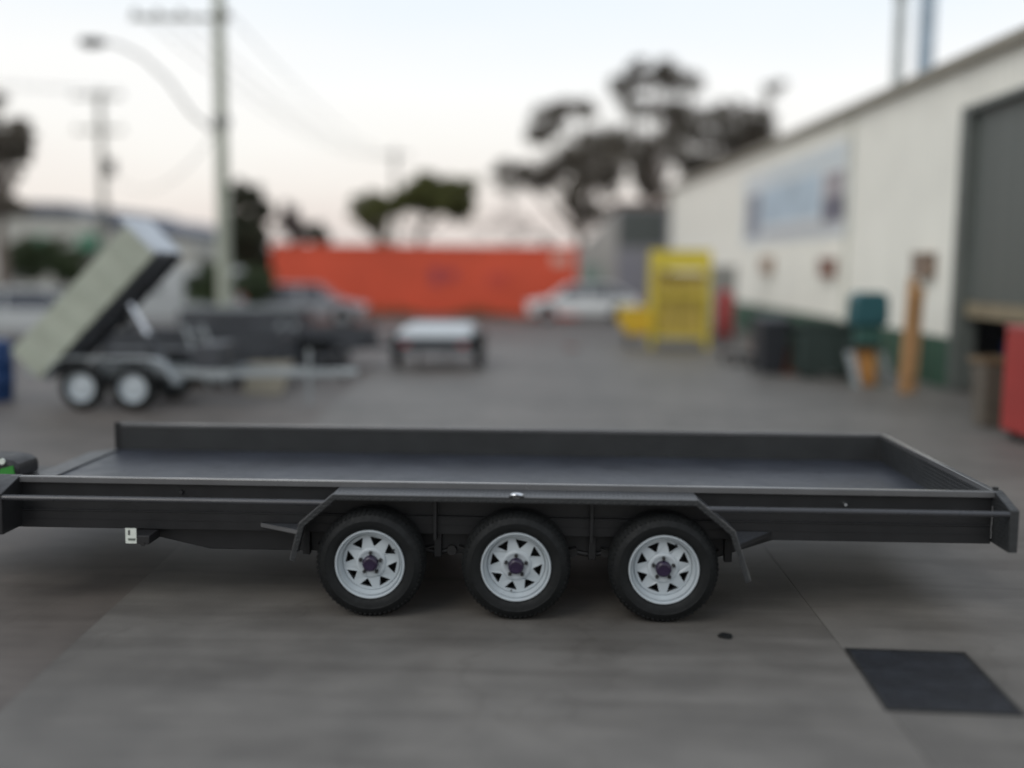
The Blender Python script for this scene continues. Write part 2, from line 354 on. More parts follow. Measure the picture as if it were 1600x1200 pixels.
# one wheel, its axle along Y, outer face towards -Y
def make_wheel():
    wroot = sub('wheel', T)
    tp = [(.208, .022), (.214, .004), (.225, -.004), (.245, -.010), (.262, -.012), (.266, -.015), (.270, -.012), (.288, -.004), (.303, .008), (.314, .022),
          (.320, .032), (.324, .045), (.325, .060), (.317, .061), (.317, .068), (.325, .069), (.326, .094), (.318, .095), (.318, .103), (.326, .104), (.325, .130), (.317, .131), (.317, .138), (.325, .139),
          (.324, .153), (.318, .170), (.303, .190), (.27, .208), (.225, .204), (.208, .185)]
    ty = MB().lathe(tp, 72).build('tyre', RUB, None, smooth=28, center=False); ty.parent = wroot
    lugs = MB()
    for k in range(64):
        lugs.M = Matrix.Rotation(2 * math.pi * k / 64, 4, 'Y')
        lugs.add([(.300, .003, -.008), (.300, .003, .008), (.323, .034, .009), (.323, .034, -.009), (.307, .002, -.007), (.307, .002, .007), (.3262, .035, .008), (.3262, .035, -.008)],
                 [(4, 5, 6, 7), (0, 1, 5, 4), (1, 2, 6, 5), (3, 0, 4, 7), (2, 3, 7, 6)])
    o = lugs.build('tread_block', RUB, None, smooth=0, center=False); o.parent = wroot; o['kind'] = 'stuff'
    rp = [(.203, .026), (.2085, .012), (.2085, .002), (.205, -.003), (.199, -.002), (.196, .006), (.194, .020), (.190, .022), (.188, .013), (.1845, .012), (.182, .022), (.179, .050), (.176, .056), (.173, .068), (.168, .080), (.168, .19)]
    rm = MB().lathe(rp, 72).build('rim', RIMW, None, smooth=50, center=False); rm.parent = wroot
    # spoked disc with eight three-cornered openings
    cu = bpy.data.curves.new('disc_outline', 'CURVE'); cu.dimensions = '2D'; cu.fill_mode = 'BOTH'; cu.extrude = .003; cu.bevel_depth = .0022; cu.bevel_resolution = 2
    def spline(pts):
        s_ = cu.splines.new('POLY'); s_.points.add(len(pts) - 1); s_.use_cyclic_u = True
        for q, (x, y) in zip(s_.points, pts): q.co = (x, y, 0, 1)
    spline([(.169 * math.cos(2 * math.pi * k / 64), .169 * math.sin(2 * math.pi * k / 64)) for k in range(64)])
    spline([(.030 * math.cos(2 * math.pi * k / 32), .030 * math.sin(2 * math.pi * k / 32)) for k in range(32)])
    for k in range(8):
        a = R(33 + 45 * k)
        tri = [Vector((.095, .001)), Vector((.154, .043)), Vector((.154, -.043))]
        pts = []
        for i in range(3):
            A, B, C_ = tri[i - 1], tri[i], tri[(i + 1) % 3]
            p, q = B + (A - B).normalized() * .012, B + (C_ - B).normalized() * .012
            for t_ in (0, .25, .5, .75, 1):
                pts.append(p * (1 - t_) ** 2 + B * 2 * t_ * (1 - t_) + q * t_ ** 2)
        spline([(v.x * math.cos(a) - v.y * math.sin(a), v.x * math.sin(a) + v.y * math.cos(a)) for v in pts])
    tmp = bpy.data.objects.new('tmp', cu); col.objects.link(tmp)
    me = bpy.data.meshes.new_from_object(tmp.evaluated_get(bpy.context.evaluated_depsgraph_get())); bpy.data.objects.remove(tmp)
    bm = bmesh.new(); bm.from_mesh(me)
    for v in bm.verts:
        x, y, z = v.co; r_ = math.hypot(x, y)
        dish = .052 if r_ < .09 else .052 + (r_ - .09) / .08 * .014
        v.co = Vector((x, dish - z, y))
    bmesh.ops.recalc_face_normals(bm, faces=bm.faces); bm.to_mesh(me); bm.free(); me.materials.clear(); me.materials.append(RIMW)
    me.polygons.foreach_set('use_smooth', [True] * len(me.polygons)); me.set_sharp_from_angle(angle=R(30))
    d = bpy.data.objects.new('wheel_disc', me); col.objects.link(d); d.parent = wroot
    o = MB().lathe([(.094, .053), (.090, .045), (.080, .040), (.070, .041), (.060, .047), (.046, .047), (.046, .060)], 48).build('hub_boss', RIMW, None, smooth=60, center=False); o.parent = wroot
    o = MB().lathe([(.047, .050), (.047, .016), (.044, .008), (.036, .002), (.030, .001), (.028, .004), (.012, .004), (.0005, .004)], 32).build('hub_cap', HUBP, None, smooth=35, center=False); o.parent = wroot
    nut = None
    for k in range(5):
        a = R(90 + 72 * k)
        if nut is None:
            nut = MB().lathe([(.0115, .046), (.0115, .024), (.006, .019), (.0005, .019)], 6).build('wheel_nut', STEEL, None, smooth=0, center=False); n_ = nut
        else:
            n_ = nut.copy(); col.objects.link(n_)
        n_.parent = wroot; n_.location = (.063 * math.cos(a), 0, .063 * math.sin(a))
    o = MB().lathe([(.15, .095), (.15, .16), (.04, .16)], 32).build('brake_drum', CHAR_DK, None, center=False); o.parent = wroot
    o = MB().tube([(.160, .050, 0), (.150, .030, 0)], [.006, .0045], 8).build('valve_stem', BLK, None, center=False); o.parent = wroot
    return wroot
wp = make_wheel()
wheels = [wp] + [copy_tree(wp, T) for _ in range(5)]
WX = (-1.040, -.170, .703)
for i, wv in enumerate(wheels):
    x = WX[i % 3]
    wv.location = Vector((x, 5.968 if i < 3 else 8.532, .326)) - T.location
    spin = (0, 0, 216, 72, 144, 20)[i]
    wv.rotation_euler = (0, 0, 0 if i < 3 else math.pi)
    va = (30, 260, 63, 10, 100, 190)[i]
    for ch in wv.children:
        if ch.name.startswith('wheel_disc'): ch.rotation_euler = (0, -R(spin), 0)
        if ch.name.startswith('valve_stem'): ch.rotation_euler = (0, -R(va), 0)
for x in WX:
    MB().tube([(x, 6.12, .326), (x, 8.38, .326)], .03, 10).build('axle', CHAR_DK, T)
    for y in (6.222, 8.278):
        mb = MB()
        for q in range(4):
            hw = .36 - q * .07
            pts = [(x + hw * (t_ / 6 - 1), .30 + .05 * (1 - (t_ / 6 - 1) ** 2 * 0) * 0 + .055 * (t_ / 6 - 1) ** 2 * (hw / .36) ** 2 - q * .009 + .03) for t_ in range(13)]
            for a, b in zip(pts, pts[1:]): mb.prism([a, b, (b[0], b[1] - .007), (a[0], a[1] - .007)], y - .025, y + .025, 'Y')
        mb.build('leaf_spring', STEEL, T, smooth=0)
for x in (-1.47, -.655, .292, 1.12):
    for y in (6.199, 8.252):
        MB().box(x - .026, x + .020, y, y + .049, .315, .50).build('spring_hanger', CHAR, T, bevel=.003)
for x in (-.655, .292):
    MB().box(x - .022, x - .002, 6.12, 6.196, .44, .744).build('guard_stay', CHAR, T, bevel=.002)
    for dx in (-.1, .1):
        MB().tube([(x + dx - .02, 6.22, .352), (x + dx - .02, 6.33, .352)], .030, 14).build('shackle_pin', STEEL, T)
        MB().tube([(x, 6.25, .33), (x + dx - .02, 6.25, .352)], .016, 8).build('shackle', STEEL, T)

# ------------------------------------------------------------------ winch-like case on the front platform
pc = empty('equipment_case', 'black rounded equipment case with a green base at the flatbed trailer\'s left end', 'case', (-3.95, 7.25, .50))
xr = survey(36, 735, 7.15).x
q = [(-.45, 0), (0, 0), (0, .08), (-.012, .11), (-.05, .135), (-.14, .15), (-.45, .155)]
MB().prism([(xr + a, .561 + b) for a, b in q], 7.08, 7.40, 'Y').build('shell', BLK, pc, bevel=.03)
MB().box(xr - .45, xr - .02, 7.06, 7.42, .5005, .560).build('base', BLK, pc, bevel=.008)
MB().prism([(xr - .14, .60), (xr - .12, .642), (xr - .03, .668), (xr - .02, .60)], 7.066, 7.078, 'Y').build('green_strip', GREEN, pc)
MB().tube([(survey(3, 722, 7.07).x, 7.079, .695), (survey(3, 722, 7.07).x, 7.065, .695)], .022, 16).build('badge', LABELW, pc)

# pit cover in the foreground
PITM = mat('pit_cover_steel', (.014, .016, .020), .6, spec=.3, var=.35, vscale=6, bump=.3, bscale=40)
pc = empty('pit_cover', 'dark steel pit cover set in the concrete at the lower right', 'pit cover', (1.98, 5.2, .0), R(-2.2))
pc_b = MB().box(-.31, .31, -.39, .39, .001, .007)
o = MB().box(-.30, .30, -.38, .38, .002, .009).build('plate', PITM, pc, center=False) if False else None
def local(name, m, parent, mb, bevel=0, smooth=30):
    """mesh given in the parent's own frame"""
    M_ = wm(parent); mb.v = [M_ @ v for v in mb.v]; return mb.build(name, m, parent, bevel=bevel, smooth=smooth)
local('frame', STEEL, pc, MB().box(-.325, .325, -.405, -.385, .001, .008).box(-.325, .325, .385, .405, .001, .008).box(-.325, -.305, -.384, .384, .001, .008).box(.305, .325, -.384, .384, .001, .008))
for i in range(3):
    local('cover_plate', PITM, pc, MB().box(-.304, .304, -.383 + i * .2565, -.131 + i * .2565, .001, .006), smooth=0)
m_ = MB(); random.seed(3)
pts = [(1.04 + .035 * (1 + .3 * random.random()) * math.cos(a), 5.77 + .035 * (1 + .3 * random.random()) * math.sin(a)) for a in [i * .6283 for i in range(10)]]
tag(m_.prism(pts, .001, .012, 'Z').build('rubber_scrap', RUB), 'small dark scrap of rubber lying on the concrete near the third wheel', 'scrap')

# ------------------------------------------------------------------ the white workshop on the right
WALL = mat('cream_cladding', (.82, .81, .73), .6, var=.05, vscale=.8)
GREENP = mat('dark_green_plinth', (.035, .085, .055), .6, var=.2)
TRIM = mat('gutter_taupe', (.30, .28, .23), .6, var=.1)
DOORM = mat('roller_door_grey', (.105, .118, .108), .5, var=.1)
TANR = mat('door_rail_tan', (.24, .20, .13), .6, var=.2)
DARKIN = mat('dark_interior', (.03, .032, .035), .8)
wa, wb = Vector((7.155, 16.4)), Vector((6.70, 40.0)); wdir = (wb - wa).normalized(); wn = Vector((-wdir.y, wdir.x))   # wn points to the yard (-X)
WS = empty('workshop', 'long white metal-clad workshop with a green base band and a half raised roller door', 'building', (wa.x, wa.y, 0), math.atan2(wdir.y, wdir.x))
# own frame: +X runs away along the wall, +Y towards the yard
def eave(s_): return 5.62 + s_ * .0155
def wall_s(px):
    """distance along the wall of what shows at pixel column px"""
    d = fw * F + rt * (px - 800) + up * (600 - 450); d2 = Vector((d.x, d.y))
    a = wa; den = d2.x * wdir.y - d2.y * wdir.x; t_ = (a.x * wdir.y - a.y * wdir.x) / den
    P_ = d2 * t_; return (P_ - a).dot(wdir)
def wall_z(px, py):
    s_ = wall_s(px); P_ = wa + wdir * s_; d = fw * F + rt * (px - 800) + up * (600 - py); return CH + d.z * (P_.y / d.y)
S_END = wall_s(1046); S_DOOR = wall_s(1502); S0 = -8.0; S_D0 = -4.2; ZDT = 4.75
def ribbed(s0, s1, z0, z1a, z1b, name='cladding_panel', m=WALL, parent=WS, pitch=.30, y=0):
    mb = MB(); xs = []; s_ = s0
    while s_ < s1 - 1e-4:
        e = min(s_ + pitch, s1)
        for t_, d_ in ((0, 0), (.06, .022), (.16, .022), (.22, 0)):
            if s_ + t_ * (pitch / .3) < e: xs.append((s_ + t_ * (pitch / .3), y + d_))
        s_ = e
    xs.append((s1, y))
    n = len(xs)
    vs = [(x, yy, z0) for x, yy in xs] + [(x, yy, z1a + (z1b - z1a) * (x - s0) / (s1 - s0)) for x, yy in xs]
    vs += [(s1, y - .03, z0), (s0, y - .03, z0), (s1, y - .03, z1b), (s0, y - .03, z1a)]
    fs = [(i, i + 1, i + 1 + n, i + n) for i in range(n - 1)] + [(2 * n + 1, 2 * n, 2 * n + 2, 2 * n + 3), (n - 1, 2 * n, 2 * n + 2, 2 * n - 1), (0, n, 2 * n + 3, 2 * n + 1)]
    mb.add(vs, fs); return local(name, m, parent, mb, smooth=0)
# wall panels beyond the door, 2.4 m bays
s_ = S_DOOR + .32; 
while s_ < S_END - .2:
    e = min(s_ + 3.0, S_END)
    if S_END - e < 1: e = S_END
    ribbed(s_ + .006, e - .006, .90, eave(s_), eave(e)); ribbed(s_ + .006, e - .006, 0, .89, .89, 'plinth_panel', GREENP, y=.01); s_ = e
ribbed(S_D0 - .32, S_DOOR + .314, ZDT + .12, eave(S_D0), eave(S_DOOR), 'cladding_panel')
ribbed(S0, S_D0 - .33, .90, eave(S0), eave(S_D0)); ribbed(S0, S_D0 - .33, 0, .89, .89, 'plinth_panel', GREENP, y=.01)
for nm, a, b in (('door_jamb', S_DOOR, S_DOOR + .31), ('door_jamb', S_D0 - .31, S_D0)):
    local(nm, DOORM, WS, MB().box(a, b, -.30, .05, 0, ZDT), bevel=.01)
local('door_lintel', DOORM, WS, MB().box(S_D0 - .31, S_DOOR + .31, -.30, .045, ZDT + .002, ZDT + .115), bevel=.01)
# roller curtain of slats, half raised
ZB = 1.55; n_ = 30; hh = (ZDT - ZB) / n_; proto = None
RD = sub('roller_door', WS)
for i in range(n_):
    if proto is None:
        mb = MB().prism([(-.135, 0), (-.110, .012), (-.112, hh + .002), (-.135, hh - .001)], S_D0, S_DOOR, 'X')
        proto = local('slat', DOORM, RD, mb, smooth=0); z_ = proto.location.z; o = proto
    else:
        o = proto.copy(); col.objects.link(o); o.parent = RD
    o.location.z = z_ + ZB + i * hh
local('bottom_rail', TANR, RD, MB().box(S_D0, S_DOOR, -.15, -.095, ZB - .26, ZB - .003), bevel=.01)
local('gutter', TRIM, WS, MB().prism([(0, -.1), (.16, -.1), (.18, .06), (.0, .06)], S0, S_END, 'X') if False else
      (lambda mb: mb)(MB().add([(S0, .03, eave(S0) - .12), (S0, .19, eave(S0) - .10), (S0, .20, eave(S0) + .07), (S0, .03, eave(S0) + .07),
                                (S_END + .1, .03, eave(S_END) - .12), (S_END + .1, .19, eave(S_END) - .10), (S_END + .1, .20, eave(S_END) + .07), (S_END + .1, .03, eave(S_END) + .07)],
                               [(0, 1, 2, 3), (7, 6, 5, 4), (0, 4, 5, 1), (1, 5, 6, 2), (2, 6, 7, 3), (3, 7, 4, 0)])), smooth=0)
ROOFM = mat('roof_sheeting', (.34, .34, .33), .5, var=.1)
mb = MB().add([(S0, .03, eave(S0) + .08), (S_END, .03, eave(S_END) + .08), (S_END, -7, eave(S_END) + 1.0), (S0, -7, eave(S0) + 1.0), (S_END, -14, eave(S_END) + .08), (S0, -14, eave(S0) + .08)],
              [(0, 1, 2, 3), (3, 2, 4, 5)]); local('roof', ROOFM, WS, mb, smooth=0)
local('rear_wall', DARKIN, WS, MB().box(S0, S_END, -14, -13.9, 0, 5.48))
local('end_wall', WALL, WS, MB().prism([(-13.9, 0), (-.04, 0), (-.04, eave(S_END)), (-7, eave(S_END) + .95), (-13.9, eave(S_END))], S_END - .08, S_END - .005, 'X'))
local('end_wall', WALL, WS, MB().prism([(-13.9, 0), (-.04, 0), (-.04, eave(S0)), (-7, eave(S0) + .95), (-13.9, eave(S0))], S0, S0 + .1, 'X'))
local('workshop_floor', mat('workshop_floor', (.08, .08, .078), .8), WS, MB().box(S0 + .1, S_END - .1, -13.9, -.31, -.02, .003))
DP = wall_s(1323)
local('downpipe', mat('downpipe_cream', (.60, .60, .54), .6), WS, MB().box(DP - .05, DP + .05, .025, .115, .1, eave(DP) - .11), bevel=.01)
# flues on the roof
for px, dy, r_, lb in ((1405, -.9, .13, 'thinner galvanised flue standing on the workshop roof'), (1447, -1.3, .19, 'thicker bluish steel flue on the workshop roof nearer the roller door')):
    s_ = wall_s(px) + .6
    e = empty('roof_flue', lb, 'flue')
    d_ = survey(px, 60, 20.0); yy = 20.0 * (7.0 - dy) / d_.x; b = Vector((7.0 - dy, yy, eave(yy - 16.4) + .08 + .14 * abs(dy) - .1))
    e.location = b
    fm = mat('flue_steel_%d' % px, (.45, .48, .47) if px < 1420 else (.33, .40, .46), .45, metal=.3)
    MB().tube([b, b + Vector((0, 0, 2.55))], r_, 18).build('pipe', fm, e)
    MB().tube([b + Vector((0, 0, 2.3)), b + Vector((0, 0, 2.5)), b + Vector((0, 0, 3.4))], [r_ * 1.02, r_ * 1.5, r_ * 1.5], 18).build('cowl', fm, e)
    MB().tube([b + Vector((0, 0, -.05)), b + Vector((0, 0, .16))], [r_ * 2, r_ * 1.05], 18).build('flashing', TRIM, e)
# banner on the wall (kept as its own thing)
BAN = empty('banner', 'large white printed banner with a blue centre picture, hung on the workshop wall', 'banner')
s0b, s1b = wall_s(1326), wall_s(1160)
BAN.location = (WS.location + Vector((wdir.x, wdir.y, 0)) * ((s0b + s1b) / 2)) + Vector((0, 0, 2.9)); BAN.rotation_euler = WS.rotation_euler
def on_wall(name, m, parent, pxa, pxb, z0, z1, y0, y1, bevel=0):
    a, b = sorted((wall_s(pxa), wall_s(pxb))); M_ = wm(WS); mb = MB().box(a, b, y0, y1, z0, z1); mb.v = [M_ @ v for v in mb.v]
    return mb.build(name, m, parent, bevel=bevel)
zt, zb = 5.15, 2.85
on_wall('sheet', mat('banner_white', (.68, .72, .73), .5, var=.05), BAN, 1326, 1160, zb, zt, .026, .034)
on_wall('printed_picture', mat('banner_blue', (.44, .54, .62), .5, var=.2, vscale=1.2), BAN, 1278, 1186, 3.45, 4.55, .0345, .0365)
on_wall('printed_panel', mat('banner_slate', (.22, .24, .29), .5, var=.3, vscale=2), BAN, 1184, 1165, 3.1, 4.5, .0345, .0365)
on_wall('printed_panel', mat('banner_slate_dark', (.13, .13, .17), .5, var=.5, vscale=2), BAN, 1316, 1281, 3.25, 3.85, .0345, .0365)
on_wall('printed_panel', mat('banner_mauve', (.34, .31, .33), .5, var=.3, vscale=2), BAN, 1314, 1283, 3.86, 4.45, .0345, .0365)
on_wall('printed_heading', mat('banner_pale', (.58, .64, .66), .5, var=.1), BAN, 1312, 1200, 4.66, 4.95, .0345, .0365)
on_wall('printed_footer', mat('banner_grey', (.50, .52, .53), .5, var=.1), BAN, 1312, 1190, 3.0, 3.3, .0345, .0365)
BRN = mat('brown_box', (.20, .12, .09), .6)
for px, wpx, z0, z1, lb in ((1202, 7, 1.95, 2.4, 'small tan box on the workshop wall under the banner\'s far end'),
                            (1298, 9, 1.90, 2.32, 'small red-brown box on the workshop wall under the banner\'s near end'),
                            (1450, 12, 1.95, 2.38, 'brown meter box on the workshop wall above the timber planks')):
    e = empty('wall_box', lb, 'wall box'); a = wall_s(px); e.location = wm(WS) @ Vector((a, .03, z0)); e.rotation_euler = WS.rotation_euler
    bm_ = mat('wall_box_%d' % px, {1202: (.38, .28, .21), 1298: (.24, .13, .10), 1450: (.22, .16, .12)}[px], .6)
    on_wall('body', bm_, e, px - wpx, px + wpx, z0, z1, .026, .20, .01)
    on_wall('lid', bm_, e, px - wpx - 1, px + wpx + 1, z1 + .002, z1 + .03, .026, .22, .005)

# ------------------------------------------------------------------ things along the workshop
def pole_box(pts, r): return MB().tube(pts, r, 10)
# timber planks leaning on the wall
for px, wd, top, lb, c_ in ((1415, .17, 1.95, 'taller pale timber plank leaning by the roller door jamb, left of a shorter one', (.48, .27, .12)), (1431, .13, 1.80, 'shorter timber plank leaning between the taller one and the door jamb', (.42, .25, .12))):
    b0 = survey(px, 606, 17.9); mt = mat('timber_%d' % px, c_, .7, var=.25, vscale=5)
    mb = MB(); th = .045; lean = .12
    mb.add([(-wd / 2, 0, 0), (wd / 2, 0, 0), (wd / 2, th, 0), (-wd / 2, th, 0), (-wd / 2 + lean, .1, top), (wd / 2 + lean, .1, top), (wd / 2 + lean, .1 + th, top), (-wd / 2 + lean, .1 + th, top)],
           [(0, 3, 2, 1), (4, 5, 6, 7), (0, 1, 5, 4), (1, 2, 6, 5), (2, 3, 7, 6), (3, 0, 4, 7)])
    o = mb.build('timber_plank', mt, None, bevel=.004); o.location = (b0.x, 17.9 + (px - 1415) * .006, 0.001); tag(o, lb, 'plank', 'planks leaning by the workshop door')
    o.rotation_euler.z = R(8)
# teal topped pedestal machine
TEAL = mat('teal_paint', (.020, .095, .11), .5, var=.15); TEALD = mat('dark_green_machine', (.03, .09, .075), .6); ORG = mat('ochre_pedestal', (.42, .20, .055), .6, var=.2)
pm = empty('pedestal_saw', 'teal hooded pedestal machine on an ochre stand, left of the timber planks', 'machine', (5.78, 19.0, .002))
local('hood', TEAL, pm, MB().prism([(-.30, 1.08), (.30, 1.08), (.32, 1.30), (.30, 1.60), (.20, 1.68), (-.20, 1.68), (-.30, 1.58), (-.32, 1.30)], -.25, .25, 'Y'), bevel=.04)
local('column', TEALD, pm, MB().box(-.20, .22, -.18, .18, .72, 1.078), bevel=.03)
local('work_table', STEEL, pm, MB().box(-.30, .30, -.28, .28, .68, .718), bevel=.01)
local('stand', ORG, pm, MB().prism([(-.17, .0), (.17, .0), (.14, .678), (-.14, .678)], -.16, .16, 'Y'), bevel=.02)
local('base_foot', TEALD, pm, MB().box(-.24, .24, -.22, .22, -.001, .03) if False else MB().box(-.24, -.18, -.22, .22, 0, .05).box(.18, .24, -.22, .22, 0, .05))
for sx in (-1, 1):
    e = MB().add([(-.06, 0, 0), (.06, 0, 0), (.06, .02, 0), (-.06, .02, 0), (-.20, .2, .62), (-.03, .2, .62), (-.03, .22, .62), (-.20, .22, .62)],
                 [(0, 3, 2, 1), (4, 5, 6, 7), (0, 1, 5, 4), (1, 2, 6, 5), (2, 3, 7, 6), (3, 0, 4, 7)]).build('steel_offcut', GALV)
    e.location = (5.78 + sx * .30, 18.72, .001); e.scale = (sx if sx < 0 else 1, 1, 1) if False else (1, 1, 1); e.rotation_euler.z = 0 if sx < 0 else R(20)
    tag(e, 'pale sheet offcut leaning on the %s side of the teal machine' % ('outer, wheelie bin' if sx < 0 else 'planks'), 'offcut')
# dark wheelie bin
BIN = mat('charcoal_bin', (.022, .025, .030), .5)
wb_ = empty('wheelie_bin', 'black wheelie bin standing off the workshop wall, before the banner', 'bin', (4.42, 20.7, .002), R(6))
local('bin_body', BIN, wb_, MB().add([(-.22, -.26, .05), (.22, -.26, .05), (.22, .24, .05), (-.22, .24, .05), (-.29, -.34, 1.02), (.29, -.34, 1.02), (.29, .34, 1.02), (-.29, .34, 1.02)],
      [(0, 3, 2, 1), (4, 5, 6, 7), (0, 1, 5, 4), (1, 2, 6, 5), (2, 3, 7, 6), (3, 0, 4, 7)]), bevel=.03)
local('lid', BIN, wb_, MB().prism([(-.36, 1.022), (.37, 1.022), (.37, 1.10), (.1, 1.17), (-.33, 1.08)], -.31, .31, 'X'), bevel=.02)
local('handle', BIN, wb_, MB().tube([(-.26, .40, 1.0), (.26, .40, 1.0)], .018, 8))
for sx in (-1, 1): local('bin_wheel', RUB, wb_, MB().tube([(sx * .24, .27, .1), (sx * .29, .27, .1)], .1, 16))
# dark green skip
SK = mat('skip_green_black', (.028, .045, .040), .6, var=.25)
sk = empty('scrap_skip', 'low dark green steel scrap skip between the wheelie bin and the teal machine', 'skip', (5.45, 20.3, .002), R(4))
mb = MB(); t_ = .02
for x0, x1, y0, y1 in ((-.62, .62, -.45, -.43), (-.62, .62, .43, .45), (-.62, -.60, -.429, .429), (.60, .62, -.429, .429)): mb.box(x0, x1, y0, y1, .10, 1.0)
local('shell', SK, sk, mb)
local('floor_plate', SK, sk, MB().box(-.60, .60, -.43, .43, .10, .13))
local('rim_rail', SK, sk, MB().box(-.66, .66, -.49, -.455, .96, 1.03).box(-.66, .66, .455, .49, .96, 1.03).box(-.66, -.625, -.45, .45, .96, 1.03).box(.625, .66, -.45, .45, .96, 1.03), bevel=.006)
for x in (-.45, 0, .45): local('rib', SK, sk, MB().box(x - .03, x + .03, -.485, -.452, .1, .955), bevel=.004)
for x in (-.4, .4): local('skid', SK, sk, MB().box(x - .05, x + .05, -.42, .42, 0, .098), bevel=.004)
m_ = MB(); random.seed(5)
for i in range(14):
    a = Vector((random.uniform(-.5, .5), random.uniform(-.35, .35), .2)); m_.tube([a, a + Vector((random.uniform(-.2, .2), random.uniform(-.1, .1), random.uniform(.5, .95)))], random.uniform(.015, .03), 6)
mm = wm(sk); m_.v = [mm @ v for v in m_.v]; tag(m_.build('scrap_bars', STEEL), 'dark scrap bars standing up out of the green skip', 'scrap metal', kind='stuff')
# orange cone, orange drum
CONE = mat('cone_orange', (.40, .10, .03), .6, var=.2)
cn = empty('traffic_cone', 'faded orange traffic cone between the wheelie bin and the dark skip', 'cone', (4.83, 20.9, .002))
local('cone_body', CONE, cn, MB().tube([(0, 0, .03), (0, 0, .62)], [.13, .03], 18)); local('cone_base', CONE, cn, MB().box(-.18, .18, -.18, .18, 0, .03), bevel=.01)
dr = empty('oil_drum', 'small rusty orange drum by the green base band, beyond the wheelie bin', 'drum', (5.35, 26.0, .002))
DRM = mat('rusty_orange', (.30, .12, .06), .7, var=.4, vscale=6)
local('drum_body', DRM, dr, MB().tube([(0, 0, 0), (0, 0, .02), (0, 0, .28), (0, 0, .30), (0, 0, .32), (0, 0, .58), (0, 0, .6)], [.22, .23, .23, .245, .23, .23, .22], 24))
local('drum_lid', STEEL, dr, MB().tube([(0, 0, .602), (0, 0, .615)], .20, 24))
# dark low pallet trolley in front of them
pl = empty('pallet_trolley', 'low dark trolley on the concrete beyond the wheelie bin', 'trolley', (4.35, 23.0, .002), R(12))
for i in range(5): local('board', STEEL, pl, MB().box(-.42 + i * .17, -.28 + i * .17, -.5, .5, .20, .23))
for sx in (-1, 1):
    for sy in (-1, 1): local('castor', RUB, pl, MB().tube([(sx * .33 - .03, sy * .4, .08), (sx * .33 + .03, sy * .4, .08)], .08, 14)); 
local('handle', STEEL, pl, MB().tube([(-.36, .48, .2), (-.38, .52, .85), (.38, .52, .85), (.36, .48, .2)], .018, 8))
local('under_frame', STEEL, pl, MB().box(-.36, .36, -.45, .45, .165, .198))
# red gas bottle
REDM = mat('gas_bottle_red', (.36, .035, .035), .45, var=.1)
gb = empty('gas_bottle', 'tall red gas bottle strapped on a trolley beside the yellow cage', 'gas bottle', (5.12, 30.2, .002))
local('cylinder', REDM, gb, MB().tube([(0, 0, .14), (0, 0, .16), (0, 0, 1.25), (0, 0, 1.36), (0, 0, 1.44), (0, 0, 1.46)], [.18, .22, .22, .19, .10, .04], 20))
local('valve', STEEL, gb, MB().tube([(0, 0, 1.46), (0, 0, 1.58)], .03, 10))
local('trolley_frame', STEEL, gb, MB().tube([(-.2, .26, .08), (-.2, .28, 1.3), (.2, .28, 1.3), (.2, .26, .08)], .018, 8).box(-.25, .25, -.22, .24, .11, .135))
for sx in (-1, 1): local('trolley_wheel', RUB, gb, MB().tube([(sx * .24, .25, .12), (sx * .29, .25, .12)], .12, 16))
# yellow cage with packed goods
YEL = mat('cage_yellow', (.62, .50, .05), .5, var=.15); YELB = mat('hopper_yellow', (.60, .38, .02), .5, var=.15); CARD = mat('carton_ochre', (.44, .33, .09), .8, var=.25, vscale=3)
yc = empty('storage_cage', 'tall yellow steel cage holding ochre cartons at the far end of the workshop', 'cage', (3.45, 27.6, .002), R(-3))
W_, D_, H_ = .71, .6, 2.5
for sx in (-1, 1):
    for sy in (-1, 1): local('corner_post', YEL, yc, MB().box(sx * W_ - .05, sx * W_ + .05, sy * D_ - .05, sy * D_ + .05, 0, H_), bevel=.008)
for z in (.28, 1.35):
    local('rail', YEL, yc, MB().box(-W_ + .051, W_ - .051, -D_ - .03, -D_ + .03, z, z + .08)); local('rail', YEL, yc, MB().box(-W_ + .051, W_ - .051, D_ - .03, D_ + .03, z, z + .08))
local('header_panel', YEL, yc, MB().box(-W_ + .051, W_ - .051, -D_ - .035, -D_ + .03, 2.02, H_ - .003), bevel=.01)
local('roof_panel', YEL, yc, MB().box(-W_ - .05, W_ + .05, -D_ - .05, D_ + .05, H_ + .001, H_ + .04), bevel=.01)
local('floor_tray', YEL, yc, MB().box(-W_ + .06, W_ - .06, -D_ + .04, D_ - .04, .27, .31))
pr = None
for i in range(9):
    x = -W_ + .13 + i * .145
    if pr is None: pr = local('mesh_bar', YEL, yc, MB().box(-.010, .010, -D_ - .010, -D_ + .010, .37, 2.0)); pr.location.x = x; continue
    o = pr.copy(); col.objects.link(o); o.parent = yc; o.location.x = x
for sx in (-1, 1): local('side_mesh', YEL, yc, MB().box(sx * W_ - .01, sx * W_ + .01, -D_ + .06, D_ - .06, .4, .46).box(sx * W_ - .01, sx * W_ + .01, -D_ + .06, D_ - .06, 1.36, 1.42))
ci = 0
for lx, ly, lz, sx, sz, lb in ((-.32, -.05, .31, .60, .84, 'bottom ochre carton on the car side of the yellow cage'), (.32, -.02, .31, .60, .78, 'bottom ochre carton on the gas bottle side of the yellow cage'),
                               (-.32, .0, 1.152, .59, .80, 'top ochre carton on the car side of the yellow cage'), (.32, -.04, 1.092, .60, .84, 'top ochre carton on the gas bottle side of the yellow cage')):
    p_ = wm(yc) @ Vector((lx, ly, lz)); mb = MB().box(-sx / 2, sx / 2, -.38, .38, .001, sz); o = mb.build('carton', CARD, None, bevel=.01); o.location = p_; o.rotation_euler = yc.rotation_euler
    tag(o, lb, 'carton', 'cartons in the yellow cage')
